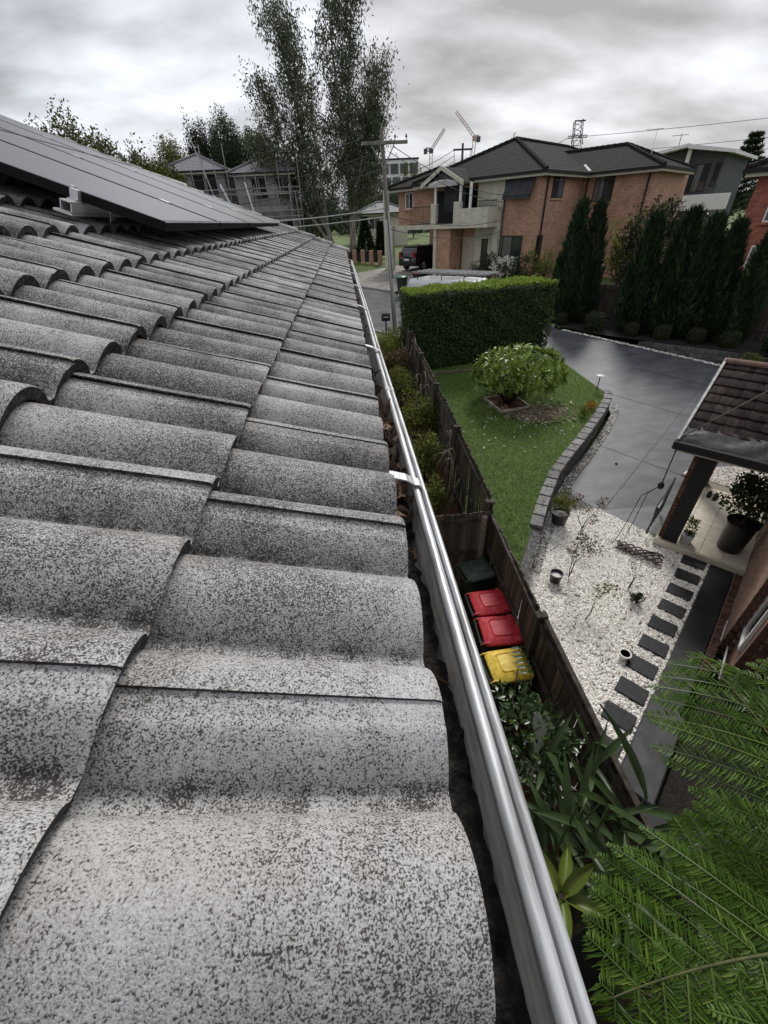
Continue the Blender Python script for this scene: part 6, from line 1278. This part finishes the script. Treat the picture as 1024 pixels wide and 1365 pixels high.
# ------------------------------------------------------------------ left verge, brick pier fence and conifers
t = thing('pier_fence', 'low brick pier fence with dark infill panels on the grass by the street', 'fence', (1.7, 45, -3.1))
A_, B_ = np.array([-1.2, 47.5]), np.array([3.35, 43.6])
for i in range(7):
    p = A_+(B_-A_)*i/6; z = float(H(*p)); m = M(); m.bbox(p[0]-.2, p[0]+.2, p[1]-.2, p[1]+.2, z-.1, z+1.05, .03); m.build('pier', MT['bwall'], t)
    if i < 6: q = A_+(B_-A_)*(i+1)/6; d = (q-p)/np.linalg.norm(q-p); e = np.array([d[1], -d[0]])*.04; a, b = p+d*.22, q-d*.22; m = M(); m.loft([[(*(x+e), z+.1), (*(x-e), z+.1), (*(x-e), z+.85), (*(x+e), z+.85)] for x in (a, b)]); m.build('infill_panel', MT['black'], t)
for lab, x, y, hh, rd in (('young dark conifer behind the brick pier fence', 2.3, 48, 3.2, 1.0), ('narrow young conifer nearest the power pole', 3.9, 49, 2.8, .5)):
    tree('conifer', lab, 'conifer', (x, y, float(H(x, y))), hh, rd, 'l_dark', 'darkbark', 1500, .25, crown0=.02, clumps=40, trunk_r=.06, shape=lambda m, b: (lambda n, a, z: m.add(*leaf_arrays(np.stack([b[0]+rd*(1-z)*np.cos(a)*RNG.random(n)**.5, b[1]+rd*(1-z)*np.sin(a)*RNG.random(n)**.5, b[2]+.2+z*hh], 1), np.stack([np.cos(a), np.sin(a), np.full(n, .5)], 1), rdir(n, 1), np.full(n, .4), np.full(n, .14))))(1500, RNG.random(1500)*6.283, RNG.random(1500)**1.3))
# ------------------------------------------------------------------ gum trees
def gum(lab, base, stems, n, sway):
    t = thing('gum_tree', lab, 'gum tree', base, group='tall gum trees'); base = np.array(base, float); m = M(); lf = M(); ends = []
    for (dx, dy, hh) in stems:
        k = 14; pts = [base+np.array([dx*(s**1.15)+.25*math.sin(s*7+dx), dy*s, hh*s]) for s in np.linspace(0, 1, k)]; m.tube(pts, np.linspace(.22, .025, k), 7)
        for s in np.linspace(.34, .99, 52):
            p = base+np.array([dx*(s**1.15)+.25*math.sin(s*7+dx), dy*s, hh*s]); a = random.random()*6.283; L = random.uniform(.8, 2.3)*(1.15-.65*s)*sway; e = p+np.array([math.cos(a)*L, math.sin(a)*L, L*random.uniform(.15, .9)])
            m.tube([p, (p+e)/2+np.array([0, 0, -.05]), e], [.045, .03, .012], 4, cap=False); ends += [(p+e)/2, e, e+RNG.normal(size=3)*.4]
    m.build('trunk', MT['gumbark'], t, True); E = np.array(ends); k = RNG.integers(0, len(E), n); big = (.45+.75*RNG.random(len(E)))[k][:, None]
    P = E[k]+RNG.normal(size=(n, 3))*np.array([.42, .42, .5])*big; D = RNG.normal(size=(n, 3))*.55+np.array([0, 0, -.85]); lf.add(*leaf_arrays(P, D, rdir(n), RNG.uniform(.18, .38, n), RNG.uniform(.06, .12, n), .05)); lf.build('crown', MT['l_gum'], t)
    return t
gum('tall loose gum tree with several pale stems, nearer the houses under construction', (-.9, 52.3, -3.0), [(-5.6, 0, 13.5), (-3.9, 1, 18.2), (-2.2, -1, 17.2), (-6.8, -1, 9.5)], 27000, 1.12)
gum('tallest gum tree with a straight pale trunk behind the power pole', (1.0, 51.0, -3.0), [(-.3, 0, 21.5), (1.3, 1, 19.5), (3.6, 0, 14.0), (2.2, -1, 11.5)], 30000, 1.08)
lf = M()
t = thing('gum_tree', 'drooping gum foliage hanging low between the two tall gum trunks', 'gum tree', (-2.6, 54.5, -3)); m = M(); m.tube([(-2.6, 54.5, -3), (-3.2, 54.5, 2), (-4, 54, 6)], [.2, .12, .05], 6); m.tube([(-2.6, 54.5, -1), (.5, 55, 4.5)], [.12, .04], 5); m.build('trunk', MT['gumbark'], t, True)
for c_, r_ in (((-5.2, 54.2, 3.6), (2.4, 2, 2.6)), ((-1.2, 55, 2.6), (2.4, 2, 2.6)), ((2.6, 54.8, 3.2), (2.0, 2, 3.2)), ((-3.6, 54.6, 0.6), (2.2, 2, 2.2)), ((1.0, 55.5, .2), (2.6, 2, 2.0))): cloud(lf, 1700, c_, r_, .3, .3, 40, .24, .3, -.7)
lf.build('crown', MT['l_gum'], t)
# ------------------------------------------------------------------ houses under construction behind scaffolding
def shell(lab, x0, x1, y0, y1, z1, wins, rz=4):
    t = thing('unfinished_house', lab, 'house', ((x0+x1)/2, y0, -3), group='houses under construction'); m = M(); m.box(x0, x1, y0, y1, -3.2, z1); m.build('wall', MT['cwall'], t)
    m = M(); m.box(x0-.08, x1+.08, y0-.12, y0-.002, z1-2.95, z1-2.6); m.build('floor_band', MT['scaffpale'], t)
    hip_roof(t, x0-.5, x1+.5, y0-.5, y1+.5, z1, 24, MT['groof'])
    for a0, a1, b0, b1 in wins:
        m = M(); m.box(a0, a1, y0-.05, y0-.02, b0, b1); wn_ = m.build('window', MT['dark'], t); m = M(); m.box(a0+.1, (a0+a1)/2-.05, y0-.08, y0-.055, b0+.1, (b0+b1)/2-.05); m.build('pane', MT['glass'], wn_); m = M(); m.box((a0+a1)/2-.04, (a0+a1)/2+.04, y0-.10, y0-.055, b0, b1); m.build('mullion', MT['scaff'], wn_)
    return t
shell('grey block house shell under construction behind the solar panels', -16.6, -10.9, 52, 60, 4.65, [(-14.0, -11.7, 2.6, 4.3), (-16.2, -15.8, 2.9, 4.3), (-15.4, -15.0, 2.9, 4.3), (-13.8, -12, -.6, 1.0)])
shell('grey block house shell under construction next to the gum tree', -9.7, -4.4, 51, 59, 4.25, [(-8.2, -6.9, 2.3, 3.8), (-5.9, -4.6, 2.3, 3.8), (-6.2, -4.7, -.9, .6), (-8.6, -7.4, -1, .6)])
t = thing('scaffolding', 'steel scaffolding with pale boards round the two unfinished houses', 'scaffolding', (-10, 50, -3)); sp_me = M(); sp_me.tube([(0, 0, 0), (0, 0, 1)], .05, 5); spd = sp_me.data('standard', MT['scaff'])
for i in range(15):
    x = -17.2+i*.96
    for y in (50.2, 49.1): piece('standard', spd, t, (x+random.uniform(-.1, .1), y, -3.1), (random.uniform(-.02, .02), random.uniform(-.03, .03), 0), (1, 1, random.choice((7.2, 7.6, 8.4, 9.4)) if y > 50 else random.choice((5.2, 5.8, 6.3))))
for z in (-1.2, .7, 1.15, 2.6, 3.05):
    for y in (50.2, 49.1):
        if z > 2 and y < 50: continue
        m = M(); m.tube([(-17.4, y, z), (-3.6, y, z+random.uniform(-.1, .1))], .045, 5); m.build('ledger', MT['scaff'], t)
for x0, x1, z in ((-17.2, -11, .62), (-11.5, -3.8, .5), (-16.5, -10.5, -1.28), (-10, -4, -1.3), (-9, -4.5, 2.5)): m = M(); m.box(x0, x1, 49.15, 50.1, z, z+.05); m.build('board', MT['scaffpale'], t)
for a, b in (((-11.3, 49.6, 1.6), (-9.2, 49.0, -1.0)), ((-10.9, 49.6, 3.4), (-9.8, 49.2, .8))):
    m = M(); m.tube([a, b], .09, 6); m.build('chute', MT['white'], t)
m = M(); m.tube([(-11.6, 45.5, 6.2), (-10.4, 45.5, 1.0)], .05, 5); m.build('prop', MT['scaffpale'], t); m = M(); m.tube([(-7.9, 45.5, 3.2), (-7.2, 45.5, -1.5)], .07, 5); m.build('prop', MT['white'], t)
t = thing('skylight', 'low white-edged panel standing up beyond the solar panels', 'skylight', (-4.6, 13.6, .9)); m = M(); m.loft([[(-4.85, 13.3, 1.25), (-4.0, 13.3, 1.0), (-4.0, 13.3, 1.05), (-4.85, 13.3, 1.33)], [(-5.2, 14.6, 1.25), (-4.1, 14.6, 1.0), (-4.1, 14.6, 1.05), (-5.2, 14.6, 1.33)]]); m.build('frame', MT['white'], t); m = M(); m.box(-4.8, -4.1, 13.5, 14.5, -6, 1.0); m.build('box', MT['mwall'], t)
# ------------------------------------------------------------------ background trees
LT = 'trees beyond the roof ridge'
for lab, x, y, hh, rd, lm in (('yellow-green bushy tree highest above the solar panels', -16.6, 36.5, 9.9, 3.1, 'l_yel'), ('dull green tree at the outer side of the yellow-green one', -20, 38, 9.2, 2.9, 'l_yel'), ('yellow-green tree sloping down behind the solar panels', -13.6, 38.5, 8.3, 2.5, 'l_yel'), ('small tree with yellowish flowers just above the panel edge', -12.6, 40.5, 7.6, 1.9, 'l_yel')):
    tree('garden_tree', lab, 'tree', (x, y, float(H(x, y))), hh, rd, lm, 'bark', 34000, .21, LT, .08, 300, spread=.24)
DT = 'dark trees behind the unfinished houses'
for lab, x, y, hh, rd, lm in (('low dark tree left of the unfinished houses', -25, 68, 11.0, 2.6, 'l_dark'), ('rounded green tree above the first unfinished roof', -20.5, 69, 13.0, 2.6, 'l_olive'), ('dark conical tree between the unfinished roofs', -16.8, 69, 14.6, 2.4, 'l_dark'), ('broad dark tree above the second unfinished roof', -12.8, 68, 14.6, 2.8, 'l_dark'), ('dark tree just left of the gum trees', -9.6, 70, 14.2, 2.8, 'l_dark'), ('thin grey-green tree rising behind the dark ones', -14.6, 73, 16.0, 2.4, 'l_gum')):
    tree('dark_tree', lab, 'tree', (x, y, -3), hh, rd, lm, 'darkbark', 18000, .24, DT, .12, 200, spread=.24)
for lab, x, y, hh, rd, lm in (('dark tree low behind the gum trunks', -3, 75, 7, 4, 'l_dark'), ('dark tree behind the street lawn', 4.5, 82, 7.5, 4, 'l_dark'), ('green tree in front of the white office block', 14.0, 95, 12.0, 2.4, 'l_yel'), ('dark tree behind the power pole', 8.0, 88, 9, 3.6, 'l_gum'), ('dark tree at the far left of the gum trees', -9, 80, 8, 4.5, 'l_dark')):
    tree('park_tree', lab, 'tree', (x, y, -3), hh, rd, lm, 'darkbark', 2600, .4, 'trees beyond the street lawn', .1, 45)
m = M()
for i in range(90):
    a = R_(-62+i*1.75)+random.uniform(-.01, .01); D_ = random.uniform(120, 260); x, y = D_*math.sin(a), D_*math.cos(a); r_ = random.uniform(6, 11); cloud(m, 330, (x, y, -3+r_*.3), (r_, r_, random.uniform(3.2, 5.5)), 1.6, .7, 22, .35, .4)
m.build('treeline', MT['l_dark'], None, kind='stuff')
# ------------------------------------------------------------------ far things: office block, pale house, cranes, pylon
t = thing('office_block', 'white framed office block with dark windows beyond the brick house', 'building', (16, 134, -3)); m = M(); m.box(8, 20.2, 128.5, 142, -3, 11.9); m.build('wall', MT['white'], t)
for r_ in range(4):
    for c_ in range(5):
        x = 8.5+c_*2.4+(.5 if r_ % 2 else 0)
        if x+1.9 > 20.1: continue
        m = M(); m.box(x, x+1.9, 128.3, 128.46, 9.3-r_*2.6, 11.2-r_*2.6); m.build('window', MT['glass'], t)
m = M(); m.box(7.9, 20.3, 128.3, 142.1, 11.91, 12.2); m.build('roof', MT['black'], t)
t = thing('pale_house', 'low pale-roofed house seen behind the gum trunks', 'house', (4, 70, -3)); m = M(); m.box(2.5, 9.5, 70, 76, -3, .9); m.build('wall', MT['cream'], t); hip_roof(t, 2, 10, 69.5, 76.5, .95, 20, MT['groof']); window(t, 'w', ('w', 70, -1), 4, 5.6, -.9, .4, 'white')
def lattice_mast(m, a, b, wd, n, r=.12):
    a, b = np.array(a, float), np.array(b, float); d = (b-a)/n; ax = _n(b-a); s1 = _n(np.cross(ax, (0.2, .97, .1))); s2 = np.cross(ax, s1); co = [(s1*i+s2*j)*wd/2 for i, j in ((-1, -1), (1, -1), (1, 1), (-1, 1))]
    for c in co: m.tube([a+c, b+c], r, 4)
    for i in range(n):
        for k in range(4): m.tube([a+d*i+co[k], a+d*(i+1)+co[(k+1) % 4]], r*.7, 3)
for lab, base, top, tip, back, mtn in (('far tower crane with a dark steep jib', (62.2, 344.4, 0), (62.4, 344.4, 36), (70.5, 342.8, 45.5), (59.0, 345, 36.5), 'lattice'), ('far red and white tower crane with its jib raised to the left', (87.6, 338.9, 0), (89, 338.5, 40.5), (76.9, 341.4, 53), (91.5, 338, 40.5), 'craner')):
    t = thing('tower_crane', lab, 'crane', base, group='tower cranes on the skyline'); m = M(); lattice_mast(m, base, top, 1.9, 14, .16); m.build('mast', MT['cranew'], t); m = M(); lattice_mast(m, top, tip, 1.3, 9, .15); m.build('jib', MT[mtn], t); m = M(); lattice_mast(m, top, back, 1.6, 3, .2); m.build('counter_jib', MT[mtn], t)
    q = np.array(back); m = M(); m.bbox(q[0]-1.2, q[0]+.9, q[1]-1, q[1]+1, q[2]-2.4, q[2]+.3, .1); m.build('counterweight', MT['lattice'], t); q = np.array(top); m = M(); m.bbox(q[0]-1.2, q[0]+1.2, q[1]-1.4, q[1]+1.2, q[2]-1.6, q[2]+.6, .1); m.build('cab', MT[mtn], t)
t = thing('pylon', 'steel lattice transmission tower behind the brick house roof', 'pylon', (126, 272, 0)); m = M()
lattice_mast(m, (126.6, 272, 27), (125.2, 272.6, 31), 4.2, 2, .2)
for s_ in (-1, 1): m.tube([(126.2+s_*4.4, 272-s_*2, -2), (126.2+s_*2.0, 272-s_, 27)], .25, 4); m.tube([(126.2+s_*4.4, 272+s_*2, -2), (126.2+s_*2.0, 272+s_, 27)], .25, 4)
lattice_mast(m, (125.6, 272.4, 31), (124.9, 272.7, 37.2), 3.8, 3, .2); m.build('tower', MT['lattice'], t); m = M(); lattice_mast(m, (121.5, 274.5, 31.3), (130.0, 270.5, 31.0), .9, 8, .14); m.tube([(123.2, 273.5, 37.3), (128.0, 271.2, 37.0)], .3, 4); m.build('crossarm', MT['lattice'], t)
for k, z in enumerate((31.0, 23.0, 19)): wire(['high transmission line running right from the pylon', 'middle distant line low over the grey modern house', 'lowest distant line over the grey modern house'][k], (129.5 if k == 0 else 90, 270.6, z), (330, 190, z+6), 2.0, .10, 'lattice', 'distant transmission lines')
wire('transmission line running left down from the pylon', (121.5, 274.5, 31), (92, 300, 24), 2, .14, 'lattice', 'distant transmission lines')
t = thing('timber_pole', 'twin-arm power pole showing above the brick house roof', 'power pole', (26, 107, -3)); m = M(); m.tube([(26.0, 107, -3), (25.8, 107, 12)], [.3, .22], 8); m.build('pole', MT['lattice'], t); m = M(); m.bbox(23.9, 27.8, 106.8, 107.1, 10.9, 11.2, .03); m.build('crossarm', MT['lattice'], t); m = M(); m.tube([(24.1, 107, 10.9), (24.3, 107, 7)], .06, 4); m.tube([(27.5, 107, 10.9), (27.2, 107, 7)], .06, 4); m.build('stay', MT['lattice'], t)
for k in range(3): wire(f'{["first", "second", "third"][k]} line from the twin-arm pole down behind the left roof', (24.0, 107, 11-k*.9), (7, 95, 6-k*1.2), .8, .05, 'lattice', 'lines from the twin-arm pole')
m = M()
for i in range(60): a = R_(20+i*.7); D_ = 700; x, y = D_*math.sin(a), D_*math.cos(a); m.add([(x-14, y, -5), (x+14, y, -5), (x+14, y, 14+9*math.sin(i*.35)+4*math.sin(i*1.1)), (x-14, y, 14+9*math.sin((i-1)*.35)+4*math.sin((i-1)*1.1)), (x-20, y+300, -5), (x+20, y+300, -5)], [(0, 1, 2, 3), (3, 2, 5, 4)])
m.build('hills', MT['l_core'], None, kind='structure')
